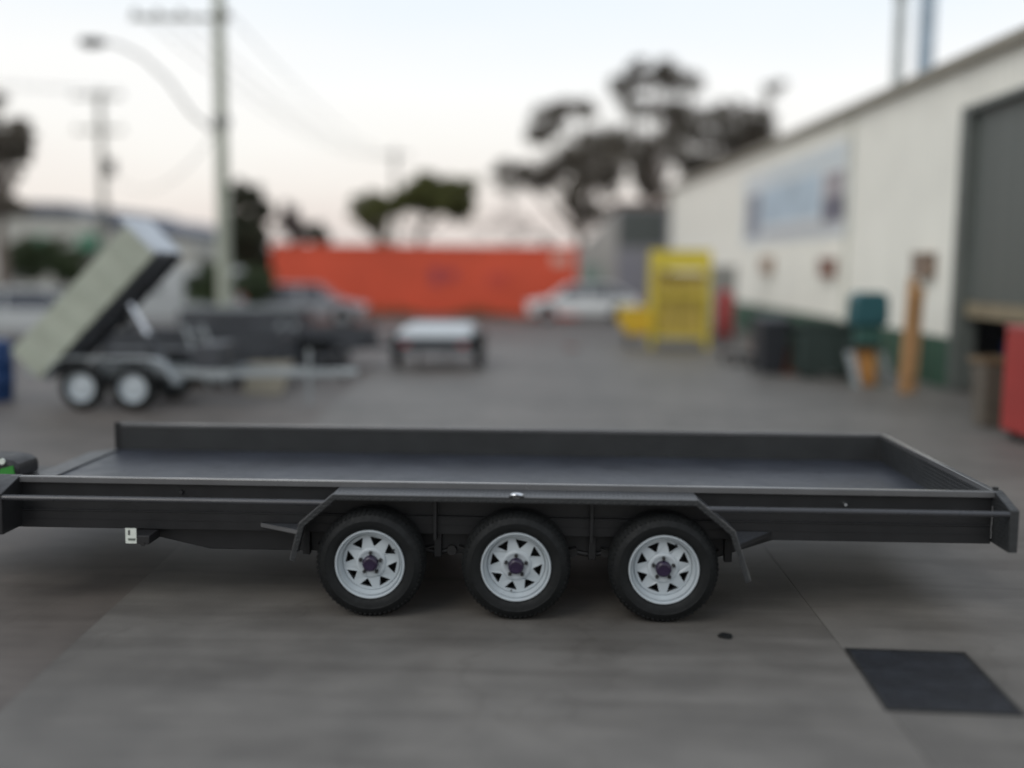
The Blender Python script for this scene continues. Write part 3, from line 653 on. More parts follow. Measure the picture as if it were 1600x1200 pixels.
# yellow hopper on a stand
yh = empty('yellow_hopper', 'squat yellow hopper on short legs, left of the yellow cage', 'hopper', (2.42, 27.6, .002))
local('hopper_body', YELB, yh, MB().prism([(-.50, .98), (.52, .98), (.44, .36), (-.30, .30), (-.58, .66)], -.4, .4, 'Y'), bevel=.05)
local('hopper_rim', YEL, yh, MB().box(-.55, .57, -.44, .44, .982, 1.04), bevel=.01)
for sx in (-.28, .38):
    for sy in (-.3, .3): local('leg', STEEL, yh, MB().box(sx - .03, sx + .03, sy - .03, sy + .03, 0, .33))
# grey cabinet behind the cage
gc = empty('grey_cabinet', 'narrow grey steel cabinet against the workshop wall behind the red gas bottle', 'cabinet', (5.45, 32.8, .002))
GCM = mat('cabinet_grey', (.26, .26, .24), .6)
local('cabinet_body', GCM, gc, MB().box(-.38, .38, -.3, .3, .05, 2.15), bevel=.02)
for sx in (-1, 1): local('cabinet_door', GCM, gc, MB().box(min(sx * .01, sx * .36), max(sx * .01, sx * .36), -.325, -.302, .1, 2.1), bevel=.005)
# red machine and beige stack at the right edge
RM = mat('machine_red', (.33, .035, .03), .4, var=.08)
rm_ = empty('red_cabinet', 'large red steel tool cabinet cut by the right edge, before the roller door', 'tool cabinet', (6.30, 12.75, .002), R(4))
local('cabinet_body', RM, rm_, MB().box(-.55, .55, -.45, .45, .10, 1.38), bevel=.03)
for i in range(4): local('drawer', RM, rm_, MB().box(-.52, .52, -.472, -.452, .16 + i * .30, .44 + i * .30), bevel=.008)
for i in range(4): local('drawer_handle', STEEL, rm_, MB().box(-.40, .40, -.49, -.474, .38 + i * .30, .41 + i * .30))
local('top_tray', mat('faded_red', (.45, .13, .12), .5), rm_, MB().box(-.56, .56, -.46, .46, 1.382, 1.42), bevel=.01)
for sx in (-1, 1):
    for sy in (-1, 1): local('castor', RUB, rm_, MB().tube([(sx * .42 - .02, sy * .34, .055), (sx * .42 + .02, sy * .34, .055)], .055, 14))
BG1 = mat('beige_board', (.11, .095, .075), .7, var=.2, vscale=5)
bs = empty('waste_bin', 'beige-grey open waste bin beside the red tool cabinet', 'bin', (6.02, 14.2, .002), R(5))
local('bin_body', BG1, bs, MB().add([(-.15, -.15, 0), (.15, -.15, 0), (.15, .15, 0), (-.15, .15, 0), (-.2, -.2, .85), (.2, -.2, .85), (.2, .2, .85), (-.2, .2, .85)],
      [(0, 3, 2, 1), (4, 5, 6, 7), (0, 1, 5, 4), (1, 2, 6, 5), (2, 3, 7, 6), (3, 0, 4, 7)]), bevel=.02)
local('bin_rim', mat('tan_rim', (.15, .105, .06), .7), bs, MB().box(-.225, .225, -.225, -.19, .851, .93).box(-.225, .225, .19, .225, .851, .93).box(-.225, -.19, -.189, .189, .851, .93).box(.19, .225, -.189, .189, .851, .93))
NAVY = mat('navy_drum', (.015, .035, .10), .5)
nd = empty('navy_drum', 'navy blue drum standing inside the dark roller door opening', 'drum', (8.1, 18.0, .005))
local('drum_body', NAVY, nd, MB().tube([(0, 0, 0), (0, 0, .28), (0, 0, .30), (0, 0, .32), (0, 0, .58), (0, 0, .6), (0, 0, .62), (0, 0, .88)], [.29, .29, .305, .29, .29, .305, .29, .29], 24))
local('drum_lid', NAVY, nd, MB().tube([(0, 0, .882), (0, 0, .90)], .27, 24))

# ------------------------------------------------------------------ orange container
ORC = mat('container_orange', (.62, .084, .036), .55, var=.10, vscale=.6)
cA = survey(426, 488, 42.9); cB = survey(901, 489, 42.9)
CL = cB.x - cA.x; CHH = 2.93
ct = empty('shipping_container', 'long orange shipping container standing across the far side of the yard', 'container', (cA.x, 42.9, -.01))
n_ = 44; p_ = (CL - .3) / n_; xs = []
for i in range(n_):
    for t_, d_ in ((0, 0), (.28, 0), (.5, .045), (.78, .045)): xs.append((.15 + (i + t_) * p_, d_ + .03))
xs.append((CL - .15, .03)); k = len(xs)
for nm, y0 in (('front_wall', 0), ('rear_wall', 2.36)):
    mb = MB().add([(x, y0 + y, .17) for x, y in xs] + [(x, y0 + y, CHH - .12) for x, y in xs], [(i, i + 1, i + 1 + k, i + k) for i in range(k - 1)])
    local(nm, ORC, ct, mb, smooth=0)
for x in (0, CL - .15):
    for y in (0, 2.32): local('corner_post', ORC, ct, MB().box(x, x + .15, y, y + .12, 0, CHH), bevel=.01)
for z0, z1 in ((.02, .17), (CHH - .12, CHH - .01)):
    for y in (.0, 2.36): local('rail', ORC, ct, MB().box(.151, CL - .151, y, y + .075, z0, z1))
local('roof_panel', ORC, ct, MB().box(.1, CL - .1, .08, 2.35, CHH - .05, CHH - .02)); local('floor_panel', STEEL, ct, MB().box(.1, CL - .1, .08, 2.35, .1, .16))
for x in (.02, CL - .05): local('end_panel', ORC, ct, MB().box(x, x + .03, .121, 2.319, .02, CHH - .05))
PL_ = mat('container_pale_decal', (.62, .35, .28), .5); PU = mat('container_purple_print', (.36, .05, .06), .5)
a = survey(862, 400, 42.9).x - cA.x
local('decal', PL_, ct, MB().box(a, a + .7, .018, .028, 2.15, 2.62))
a = survey(672, 430, 42.9).x - cA.x
local('faded_print', PU, ct, MB().box(a, a + .5, .018, .028, 1.3, 2.0).box(a + .7, a + 1.1, .018, .028, 1.5, 1.9)); a = survey(760, 430, 42.9).x - cA.x
local('faded_print', mat('container_faint_print', (.52, .06, .035), .5), ct, MB().box(a, a + .9, .018, .028, 1.3, 1.8))

# ------------------------------------------------------------------ cars
def car(label, paint, loc, rz, L_=4.2, H=1.42, W=1.75, van=False, s=1.0):
    """nose towards -X"""
    t = empty('parked_car' if not van else 'parked_van', label, 'car' if not van else 'van', loc, 0)
    h = L_ / 2; y = W / 2
    GL = mat('car_glass', (.02, .025, .035), .08, spec=.9, var=.05)
    zb = .62 * H
    if van: low = [(-h, .35), (-h + .05, .75), (-h + .25, .95), (-h + .95, 1.08), (h, 1.1), (h, .35)]
    else: low = [(-h, .35), (-h + .03, .60), (-h + .15, .72), (-h + .95, zb), (h - .45, zb + .02), (h - .08, zb - .02), (h, .62), (h - .03, .32)]
    wx = (-h + .78, h - .80); wr = .31
    bot = []
    for x in (wx[1], wx[0]):
        bot += [(x + (wr + .06) * math.cos(a), .30 + (wr + .06) * math.sin(a)) for a in [math.pi * i / 10 for i in range(11)] if .30 + (wr + .06) * math.sin(a) >= .30]
    body = [p for p in low] + [(h - .05, .26)] + [(x, max(z, .26)) for x, z in bot] + [(-h + .03, .26)]
    local('car_body', paint, t, MB().prism(body, -y, y, 'Y'), bevel=.05)
    if van: cab = [(-h + .80, 1.09), (-h + 1.35, H - .02), (h - .05, H), (h - .02, 1.11)]
    else: cab = [(-h + .98, zb + .001), (-h + 1.62, H - .05), (h - 1.1, H - .045), (h - .25, zb + .021)]
    ins = .13
    def cabin(pts, y0, y1, name, m, bev=.02):
        n = len(pts); vs = [(x, -(y0 if i in (0, n - 1) else y1), z) for i, (x, z) in enumerate(pts)] + [(x, (y0 if i in (0, n - 1) else y1), z) for i, (x, z) in enumerate(pts)]
        return local(name, m, t, MB().add(vs, [tuple(range(n)), tuple(range(2 * n - 1, n - 1, -1))] + [(i, i + n, (i + 1) % n + n, (i + 1) % n) for i in range(n)]), bevel=bev)
    if van:
        cabin(cab, y - .02, y - .10, 'cargo_body', paint, .05)
        local('windscreen', GL, t, MB().add([(-h + .83, -y + .12, 1.13), (-h + .83, y - .12, 1.13), (-h + 1.30, y - .16, H - .09), (-h + 1.30, -y + .16, H - .09)], [(0, 1, 2, 3)]), smooth=0)
        local('side_window', GL, t, MB().box(-h + 1.35, -h + 2.0, -y + .005, -y + .02, 1.2, H - .25))
    else:
        cabin(cab, y - .05, y - .22, 'glasshouse', GL, .03)
        x0, x1 = cab[1][0], cab[2][0]
        local('roof_panel', paint, t, MB().box(x0 - .02, x1 + .04, -y + .20, y - .20, H - .044, H), bevel=.02)
        for sy in (-1, 1):
            for a, b in ((cab[0], cab[1]), ((-.1 + .2, zb), (.08, H - .05)), (cab[3], cab[2])):
                local('pillar', paint, t, MB().tube([(a[0], sy * (y - .05), a[1]), (b[0], sy * (y - .22), b[1])], .035, 6))
    for x in wx:
        for sy in (-1, 1):
            wv = sub('wheel', t)
            mb = MB(); mb.M = Matrix.Translation((x, sy * (y - .09), .31))
            mb.lathe([(.19, -.08), (.24, -.095), (.29, -.09), (.31, -.06), (.31, .06), (.29, .09), (.24, .095), (.19, .08)], 28); local('tyre', RUB, wv, MB()) if False else None
            M_ = wm(t); mb.v = [M_ @ v for v in mb.v]; mb.build('tyre', RUB, wv)
            mb = MB(); mb.M = Matrix.Translation((x, sy * (y - .09), .31)); mb.lathe([(.19, sy * .08), (.17, sy * .05), (.06, sy * .07), (.001, sy * .07)], 20); mb.v = [M_ @ v for v in mb.v]; mb.build('hubcap', GALV, wv)
    LM = mat('headlight_glass', (.6, .62, .62), .15); RL = mat('tail_light_red', (.4, .02, .02), .3)
    for sy in (-1, 1):
        local('headlight', LM, t, MB().box(-h - .012, -h + .25, min(sy * (y - .45), sy * (y - .03)), max(sy * (y - .45), sy * (y - .03)), .60, .72), bevel=.02)
        local('tail_light', RL, t, MB().box(h - .14, h + .012, min(sy * (y - .35), sy * (y + .008)), max(sy * (y - .35), sy * (y + .008)), zb - .26, zb - .08), bevel=.02)
    local('front_bumper', BLK, t, MB().box(-h - .03, -h + .2, -y + .05, y - .05, .24, .34), bevel=.02)
    t.rotation_euler.z = rz; t.scale = (s, s, s)
    return t
WP = mat('car_white', (.72, .74, .74), .25, var=.02); SP = mat('car_silver', (.36, .37, .39), .3, metal=.5, var=.04); GP_ = mat('van_pale_grey', (.42, .44, .44), .4, var=.06)
car('white hatchback parked nose left before the orange container\'s right end', WP, (1.35, 40.6, -.01), R(2), L_=4.35)
p_ = survey(483, 490, 36); car('silver sedan parked before the orange container\'s left end', SP, (p_.x - .2, 36.2, -.012), R(186), L_=4.3, H=1.40)
p_ = survey(262, 490, 33); car('pale grey van beyond the raised tipper tray', GP_, (p_.x, 33.5, -.012), R(12), L_=4.6, H=1.95, W=1.8, van=True)
p_ = survey(18, 500, 27); car('light grey sedan at the left edge behind the tipper trailer', GP_, (p_.x, 27.0, -.012), R(8), L_=4.4, H=1.40)

# ------------------------------------------------------------------ small covered box trailer
bt = empty('box_trailer', 'small box trailer with a white cover and black mudguards, alone in the yard', 'trailer', (-2.28, 20.7, -.0))
DKB = mat('trailer_dark_grey', (.045, .05, .058), .5, var=.15)
TARP = mat('white_cover', (.50, .54, .56), .5, var=.06)
local('tub', DKB, bt, MB().box(-.72, .72, .0, 2.1, .40, .68), bevel=.01)
local('cover', TARP, bt, MB().add([(-.76, -.04, .64), (.76, -.04, .64), (.76, 2.14, .70), (-.76, 2.14, .70), (-.70, .06, .80), (.70, .06, .80), (.66, 2.0, .86), (-.66, 2.0, .86)],
      [(0, 3, 2, 1), (4, 5, 6, 7), (0, 1, 5, 4), (1, 2, 6, 5), (2, 3, 7, 6), (3, 0, 4, 7)]), bevel=.04)
for sx in (-1, 1):
    local('mudguard', BLK, bt, MB().prism([(sx * .75, .55), (sx * .98, .55), (sx * .98, .72), (sx * .75, .74)], .5, 1.3, 'Y'), bevel=.03)
    mb = MB(); mb.M = Matrix.Translation((sx * .86, .9, .31)) @ Matrix.Rotation(math.pi / 2, 4, 'Z')
    mb.lathe([(.16, -.08), (.22, -.1), (.29, -.09), (.31, -.06), (.31, .06), (.29, .09), (.22, .1), (.16, .08)], 28); wv = local('wheel', RUB, bt, mb)
    mb = MB(); mb.M = Matrix.Translation((sx * .86, .9, .31)) @ Matrix.Rotation(math.pi / 2, 4, 'Z'); mb.lathe([(.16, -.07), (.001, -.05)], 20).lathe([(.16, .07), (.001, .05)], 20)
    M_ = wm(bt); mb.v = [M_ @ v for v in mb.v]; mb.build('rim', RIMW, wv)
    local('tail_light', mat('tail_light_red', (.4, .02, .02), .3), bt, MB().box(min(sx * .5, sx * .66), max(sx * .5, sx * .66), -.02, -.002, .48, .54))
local('bumper_rail', DKB, bt, MB().box(-.9, .9, -.05, -.001, .38, .445), bevel=.01)
local('axle', STEEL, bt, MB().tube([(-.78, .9, .31), (.78, .9, .31)], .03, 10))
local('drawbar', GALV, bt, MB().tube([(-.5, 2.1, .42), (0, 3.1, .42), (.5, 2.1, .42)], .03, 6))
local('jockey_leg', STEEL, bt, MB().tube([(0, 3.0, .0), (0, 3.0, .6)], .025, 8))
m_ = MB(); pts = [(.62 + .18 * math.cos(a), 26.6 + .22 * math.sin(a)) for a in [i * .6283 for i in range(10)]]
tag(m_.prism(pts, .001, .05, 'Z').build('sandbag', mat('dusty_red', (.16, .07, .055), .8)), 'dusty red sandbag lying on the open concrete in the middle of the yard', 'sandbag')

# ------------------------------------------------------------------ tipper trailer on the left
CREAM = mat('tipper_cream_green', (.36, .39, .32), .5, var=.12, vscale=2)
TP = empty('tipper_trailer', 'tandem axle tipper trailer with its pale tray raised steeply, at the left', 'trailer', (-6.27, 14.6, -.012))
TW = []
for x in (-6.63, -5.88):
    for y, s_ in ((14.42, 1), (16.1, -1)):
        wv = sub('wheel', TP)
        mb = MB(); mb.M = Matrix.Translation((x, y, .325)); mb.lathe([(.205, 0), (.25, -.012 * s_), (.29, -.0 * s_), (.325, .04 * s_), (.328, .10 * s_), (.325, .15 * s_), (.29, .19 * s_), (.205, .19 * s_)], 40); mb.build('tyre', RUB, wv)
        mb = MB(); mb.M = Matrix.Translation((x, y, .325)); mb.lathe([(.207, .01 * s_), (.20, 0), (.175, .04 * s_), (.165, .055 * s_), (.10, .045 * s_), (.04, .02 * s_), (.001, .02 * s_)], 32); mb.build('rim', RIMW, wv)
for y0, y1 in ((14.38, 14.66), (15.85, 16.15)):
    P, I = strip([(-7.12, .42), (-7.02, .66), (-6.85, .75), (-5.62, .75), (-5.45, .68), (-5.22, .38)], .02)
    mb = MB()
    for i in range(len(P) - 1): mb.prism([P[i], P[i + 1], I[i + 1], I[i]], y0, y1, 'Y')
    mb.build('mudguard', GALV if y0 < 15 else DKB, TP, smooth=0)
for y in (14.8, 15.6): MB().box(-7.6, -4.6, y, y + .08, .44, .56).build('chassis_rail', GALV, TP, bevel=.006)
for y in (14.84, 15.64): MB().tube([(-4.62, y, .50), (-3.05, 15.2, .50)], .06, 4).build('drawbar', GALV, TP)
MB().box(-3.15, -2.8, 15.14, 15.26, .46, .56).build('coupling', GALV, TP, bevel=.02)
MB().tube([(-3.5, 15.06, .05), (-3.5, 15.06, .85)], .03, 10).build('jockey_leg', GALV, TP)
for x in (-6.63, -5.88): MB().tube([(x, 14.55, .325), (x, 15.95, .325)], .035, 8).build('axle', STEEL, TP)
MB().box(-5.15, -4.75, 14.82, 15.65, .565, .92).build('hydraulic_box', DKB, TP, bevel=.02)
a0 = survey(38, 578, 14.6); piv = Vector((-7.14, 0, .39)); tilt = R(46)
M_ = Matrix.Translation((piv.x, 14.98, piv.z)) @ Matrix.Rotation(-tilt, 4, 'Y')
def tr(name, m, *b, bevel=.008, parent=TP):
    mb = MB().box(*b); mb.v = [M_ @ v for v in mb.v]; return mb.build(name, m, parent, bevel=bevel)
TLn = 2.44
tray = tr('tray_floor', mat('tray_underside', (.10, .105, .11), .5), 0, TLn, -.48, .48, .10, .13)
tr('tray_side', CREAM, 0, TLn, -.52, -.482, .10, .66); tr('tray_side', CREAM, 0, TLn, .482, .52, .10, .66)
for i in range(6): tr('side_rib', CREAM, .1 + i * .39, .16 + i * .39, -.545, -.5205, .11, .64)
tr('headboard', mat('tipper_white_end', (.52, .56, .60), .45), TLn - .001, TLn + .05, -.52, .52, .10, .80)
tr('tailgate', CREAM, -.04, -.002, -.52, .52, .10, .66)
for y in (-.34, .34): tr('tray_bearer', DKB, .02, TLn + .02, y - .04, y + .04, 0, .098)
for i in range(5): tr('tray_cross_bearer', DKB, (.2 + i * .42), (.26 + i * .42), -.48, .48, .05, .098)
q0 = M_ @ Vector((1.5, 0, .02)); MB().tube([(-5.55, 14.98, .5), q0.lerp(Vector((-5.55, 14.98, .5)), .45)], .07, 12).build('hoist_cylinder', DKB, TP)
MB().tube([q0.lerp(Vector((-5.55, 14.98, .5)), .45), q0], .045, 12).build('hoist_ram', CHROME, TP)
MB().tube([M_ @ Vector((.1, -.5, .02)), (-7.5, 14.84, .5)], .03, 8).build('pivot', STEEL, TP)
# dark trailers behind it
def cage_trailer(label, loc, rz, L_, W_, z0, z1, light=None):
    t = empty('plant_trailer', label, 'trailer', loc, 0)
    local('bed', DKB, t, MB().box(-L_ / 2, L_ / 2, -W_ / 2, W_ / 2, z0 - .1, z0), bevel=.01)
    for sy in (-1, 1): local('side_panel', DKB, t, MB().box(-L_ / 2, L_ / 2, min(sy * W_ / 2, sy * (W_ / 2 - .03)), max(sy * W_ / 2, sy * (W_ / 2 - .03)), z0 + .001, z1), bevel=.008)
    for sx in (-1, 1): local('end_panel', DKB, t, MB().box(min(sx * L_ / 2, sx * (L_ / 2 - .03)), max(sx * L_ / 2, sx * (L_ / 2 - .03)), -W_ / 2 + .032, W_ / 2 - .032, z0 + .001, z1))
    local('top_rail', DKB if not light else light, t, MB().box(-L_ / 2 - .03, L_ / 2 + .03, -W_ / 2 - .03, -W_ / 2 + .03, z1 + .001, z1 + .05).box(-L_ / 2 - .03, L_ / 2 + .03, W_ / 2 - .03, W_ / 2 + .03, z1 + .001, z1 + .05))
    for x in (-.4, .4):
        for sy in (-1, 1):
            mb = MB(); mb.M = Matrix.Translation((x, sy * (W_ / 2 + .13), .3)); mb.lathe([(.1, -.09), (.28, -.1), (.3, -.06), (.3, .06), (.28, .1), (.1, .09)], 24); wv = local('wheel', RUB, t, mb)
        local('axle', STEEL, t, MB().tube([(x, -W_ / 2 - .1, .3), (x, W_ / 2 + .1, .3)], .03, 8))
    for sy in (-1, 1): local('mudguard', DKB, t, MB().box(-.8, .8, min(sy * (W_ / 2 + .01), sy * (W_ / 2 + .25)), max(sy * (W_ / 2 + .01), sy * (W_ / 2 + .25)), .64, .68), bevel=.01)
    local('drawbar', DKB, t, MB().tube([(L_ / 2 - .05, -.45, z0 - .06), (L_ / 2 + 1.1, 0, z0 - .06), (L_ / 2 - .05, .45, z0 - .06)], .035, 4))
    local('jockey_leg', STEEL, t, MB().tube([(L_ / 2 + 1.0, 0, .0), (L_ / 2 + 1.0, 0, .6)], .03, 8))
    t.rotation_euler.z = rz
    return t
cage_trailer('long dark box trailer parked just behind the tipper trailer', (-6.2, 18.4, -.012), R(2), 3.1, 1.5, .5, .86)
cage_trailer('low dark box trailer between the tipper trailer and the white covered one', (-5.0, 21.3, -.012), R(-4), 2.7, 1.5, .5, .74)
cage_trailer('grey topped trailer standing farther back, before the silver sedan', (-7.6, 26.0, -.012), R(3), 3.0, 1.5, .55, .98, light=GALV)
o = MB().add([(-.32, 0, 0), (.32, 0, 0), (.32, .02, 0), (-.32, .02, 0), (-.30, .3, .50), (.45, .3, .52), (.45, .32, .52), (-.30, .32, .50)],
             [(0, 3, 2, 1), (4, 5, 6, 7), (0, 1, 5, 4), (1, 2, 6, 5), (2, 3, 7, 6), (3, 0, 4, 7)]).build('plywood_offcut', mat('ply_tan', (.22, .20, .15), .7))
o.location = (-4.55, 16.7, -.011); tag(o, 'tan plywood offcut leaning behind the tipper trailer\'s drawbar', 'offcut')
for k, (px, Y, lx, h_, lb) in enumerate(((318, 17.2, -.5, 1.05, 'galvanised ladder-like ramp leaning on the long dark box trailer, nearest the tipper'), (430, 20.0, .45, .95, 'galvanised ladder-like ramp leaning on the low dark box trailer'), (375, 17.3, .5, .8, 'short dark ramp leaning beside the long dark box trailer\'s drawbar'))):
    p_ = survey(px, 560, Y); e = empty('steel_ramp', lb, 'ramp', (p_.x, Y, -.010)); mm_ = GALV if k < 2 else DKB
    for dx in (-.15, .15): local('side_rail', mm_, e, MB().tube([(dx - lx / 2, 0, .03), (dx + lx / 2, .22, h_)], .03, 4))
    for q in range(5):
        t_ = .12 + q * .19; local('rung', mm_, e, MB().tube([(-.13 + lx * (t_ - .5), .22 * t_, .03 + (h_ - .03) * t_), (.13 + lx * (t_ - .5), .22 * t_, .03 + (h_ - .03) * t_)], .018, 6))
bd = empty('blue_drum', 'blue plastic drum at the left edge beside the tipper tray', 'drum', (-8.42, 15.4, -.012))
BLU = mat('drum_blue', (.012, .05, .16), .5)
local('drum_body', BLU, bd, MB().tube([(0, 0, 0), (0, 0, .28), (0, 0, .3), (0, 0, .32), (0, 0, .6), (0, 0, .62), (0, 0, .64), (0, 0, .86), (0, 0, .9)], [.27, .29, .3, .29, .29, .3, .29, .29, .25], 24)); local('drum_lid', BLU, bd, MB().tube([(0, 0, .901), (0, 0, .92)], .24, 24))

# ------------------------------------------------------------------ poles and wires
CONCP = mat('pole_concrete', (.36, .38, .31), .8, var=.1, vscale=1); WOODP = mat('pole_wood', (.22, .22, .19), .8); INS = mat('insulator_grey', (.25, .25, .24), .4)
def up_pt(px, py, Y): return survey(px, py, Y)
B = survey(350, 400, 27.5); top = survey(341, 0, 27.5)
bp_ = empty('power_pole', 'large pale concrete power pole with a crossarm, nearest the yard', 'power pole', (B.x, 27.5, -.012))
MB().tube([(B.x, 27.5, -.012), (B.x, 27.5, 10.6)], [.20, .135], 18).build('pole_shaft', CONCP, bp_)
z_ = survey(300, 30, 27.5).z
MB().box(B.x - 2.25, B.x + .35, 27.30, 27.40 - .04, z_ - .06, z_ + .06).build('crossarm', WOODP, bp_, bevel=.01)
for dx in (-2.15, -1.55, -.95, .25): MB().tube([(B.x + dx, 27.33, z_ + .06), (B.x + dx, 27.33, z_ + .1), (B.x + dx, 27.33, z_ + .22)], [.03, .06, .045], 10).build('insulator', INS, bp_)
zz = survey(345, 190, 27.5).z
MB().tube([(B.x, 27.5, zz - .12), (B.x, 27.5, zz + .12)], .235, 18).build('clamp_band', INS, bp_)
# street lamp on its curved arm
LH = survey(145, 66, 27.0)
pts = [(B.x - .18, 27.42, zz - .25), tuple(survey(300, 178, 27.4)), tuple(survey(262, 125, 27.3)), tuple(survey(222, 88, 27.2)), tuple(survey(185, 70, 27.1)), (LH.x + .25, 27.0, LH.z + .02)]
lamp = empty('street_lamp', 'street lamp on a long curved arm fixed to the large power pole', 'street lamp', (B.x - .18, 27.42, zz - .25))
MB().tube(pts, [.045, .042, .04, .038, .035, .03], 10).build('lamp_arm', INS, lamp)
MB().prism([(-.34, -.02), (-.25, .10), (.18, .10), (.34, .05), (.34, -.02), (.1, -.12), (-.22, -.12)], 26.86, 27.14, 'Y').build('x', STEEL, None) if False else None
m_ = MB(); m_.M = Matrix.Translation((LH.x, 27.0, LH.z)); m_.prism([(-.34, -.02), (-.25, .10), (.18, .10), (.34, .05), (.34, -.02), (.1, -.12), (-.22, -.12)], -.14, .14, 'Y').build('lamp_head', STEEL, lamp, bevel=.02)
# second pole
Q = survey(163, 360, 52); zt_ = survey(158, 140, 52).z
b2 = empty('power_pole', 'distant power pole with two crossarms and a transformer, left of the large one', 'power pole', (Q.x, 52, -.012))
MB().tube([(Q.x, 52, -.012), (Q.x, 52, zt_)], [.20, .14], 12).build('pole_shaft', WOODP, b2)
for py in (151, 205):
    z_ = survey(160, py, 52).z; MB().box(Q.x - 1.25, Q.x + 1.25, 51.72, 51.82, z_ - .07, z_ + .07).build('crossarm', WOODP, b2)
    for dx in (-1.1, -.4, .4, 1.1): MB().tube([(Q.x + dx, 51.77, z_ + .07), (Q.x + dx, 51.77, z_ + .28)], .05, 8).build('insulator', INS, b2)
z_ = survey(172, 262, 52).z; MB().tube([(Q.x + .45, 51.9, z_ - .35), (Q.x + .45, 51.9, z_ + .35)], .26, 14).build('transformer', STEEL, b2)
# third pole
Q3 = survey(618, 360, 80); zt3 = survey(618, 232, 80).z
b3 = empty('power_pole', 'farthest thin power pole above the round-crowned trees', 'power pole', (Q3.x, 80, -.012))
MB().tube([(Q3.x, 80, -.012), (Q3.x, 80, zt3)], [.2, .14], 10).build('pole_shaft', WOODP, b3)
z3 = survey(618, 243, 80).z; MB().box(Q3.x - 1.2, Q3.x + 1.2, 79.75, 79.85, z3 - .07, z3 + .07).build('crossarm', WOODP, b3)
WIRE = mat('wire_grey', (.12, .12, .12), .6)
def wire(a, b, sag, label, r=.014):
    a, b = Vector(a), Vector(b); pts = [a.lerp(b, i / 16) - Vector((0, 0, sag * 4 * (i / 16) * (1 - i / 16))) for i in range(17)]
    o = MB().tube(pts, r, 5).build('power_cable', WIRE); tag(o, label, 'cable', 'overhead cables')
zc = survey(300, 30, 27.5).z + .2
for i, dx in enumerate((-2.15, -1.55, -.95, .25)):
    wire((B.x + dx, 27.33, zc), (Q3.x - 1.1 + i * .7, 79.8, z3 + .1), 1.2, ('outermost', 'second', 'third', 'pole-side')[i] + ' overhead cable from the large pole\'s crossarm back to the farthest pole', .016)
z2 = survey(160, 151, 52).z + .25
for i, dx in enumerate((-1.1, 1.1)):
    wire((Q.x + dx, 51.77, z2), (Q.x - 42 + dx, 40, z2 + 4.2), 1.0, ('left', 'right')[i] + '-hand overhead cable running left from the distant two-arm pole\'s top crossarm', .018)
wire((B.x, 27.5, zz - .1), (Q.x + .4, 51.77, survey(160, 262, 52).z), 1.4, 'sagging cable between the large pole\'s clamp band and the distant pole\'s transformer', .016)

# ------------------------------------------------------------------ buildings behind
GB = mat('grey_render', (.36, .35, .33), .8, var=.12, vscale=.4); GBL = mat('grey_blue_render', (.23, .23, .25), .8, var=.1, vscale=.4); GD = mat('dark_shutter', (.07, .082, .078), .5); RT = mat('rust_trim', (.17, .11, .08), .7)
g1 = survey(893, 470, 57); g2 = survey(962, 470, 57); g3 = survey(1060, 470, 57)
gb_ = empty('grey_building', 'grey rendered building with a dark shutter behind the yellow cage', 'building', ((g1.x + g3.x) / 2, 57, -.012))
z_hi = survey(990, 322, 57).z; z_lo = survey(893, 405, 57).z
MB().prism([(g1.x, -.01), (g2.x, -.01), (g2.x, z_hi - .1), (g1.x, z_lo)], 57, 64, 'Y').build('lean_to_wall', GB, gb_, smooth=0)
MB().box(g2.x + .003, g3.x, 56.9, 64, -.01, z_hi).build('wall', GBL, gb_)
MB().box(g2.x - .1, g3.x + .1, 56.8, 64.1, z_hi + .002, z_hi + .25).build('parapet', RT, gb_)
s1 = survey(966, 384, 56.8); s2 = survey(1042, 328, 56.8)
n_ = 8
for i in range(n_): MB().box(s1.x, s2.x, 56.84, 56.895, s1.z + (s2.z - s1.z) * i / n_ + .02, s1.z + (s2.z - s1.z) * (i + 1) / n_ - .01).build('shutter_slat', GD, gb_)
d1 = survey(962, 470, 56.8); d2 = survey(1003, 400, 56.8)
MB().box(d1.x + .1, d2.x, 56.86, 56.897, 0, d2.z).build('door', mat('door_mauve', (.20, .20, .23), .6), gb_)
MB().box(g1.x + .5, g1.x + 1.6, 56.93, 56.995, .8, 2.2).build('window', mat('pale_green_glass', (.20, .26, .23), .2), gb_)
# long white factory on the left
FW = mat('factory_white', (.40, .40, .365), .7, var=.1, vscale=.4); FR = mat('factory_roof_blue', (.06, .075, .11), .5); FG = mat('factory_green', (.05, .20, .12), .5); FD = mat('dark_hedge_green', (.035, .05, .03), .8, var=.3)
f1 = survey(-60, 410, 62); f2 = survey(150, 410, 62); f3 = survey(302, 410, 62)
fa = empty('white_factory', 'long pale factory with green signs beyond the left side of the yard', 'building', ((f1.x + f3.x) / 2, 62, -.012))
ztp = survey(60, 337, 62).z; ztq = survey(302, 378, 62).z
MB().prism([(f1.x, -.01), (f2.x, -.01), (f2.x, ztp), (f1.x, ztp)], 62, 80, 'Y').build('wall', FW, fa, smooth=0)
MB().prism([(f2.x + .003, -.01), (f3.x, -.01), (f3.x, ztq), (f2.x + .003, ztp - .6)], 62.2, 80, 'Y').build('wing_wall', FW, fa, smooth=0)
MB().prism([(f1.x - .2, ztp + .003), (f2.x - 1.0, ztp + .003), (f2.x - 1.6, ztp + .75), (f1.x - .2, ztp + .85)], 61.8, 80.1, 'Y').build('roof', FR, fa, smooth=0)
MB().prism([(f2.x + .2, ztp - .55), (f3.x - 1.3, ztq + .38), (f3.x - 1.3, ztq + .7), (f2.x + .6, ztp + .25)], 62.0, 80.1, 'Y').build('wing_roof', FR, fa, smooth=0)
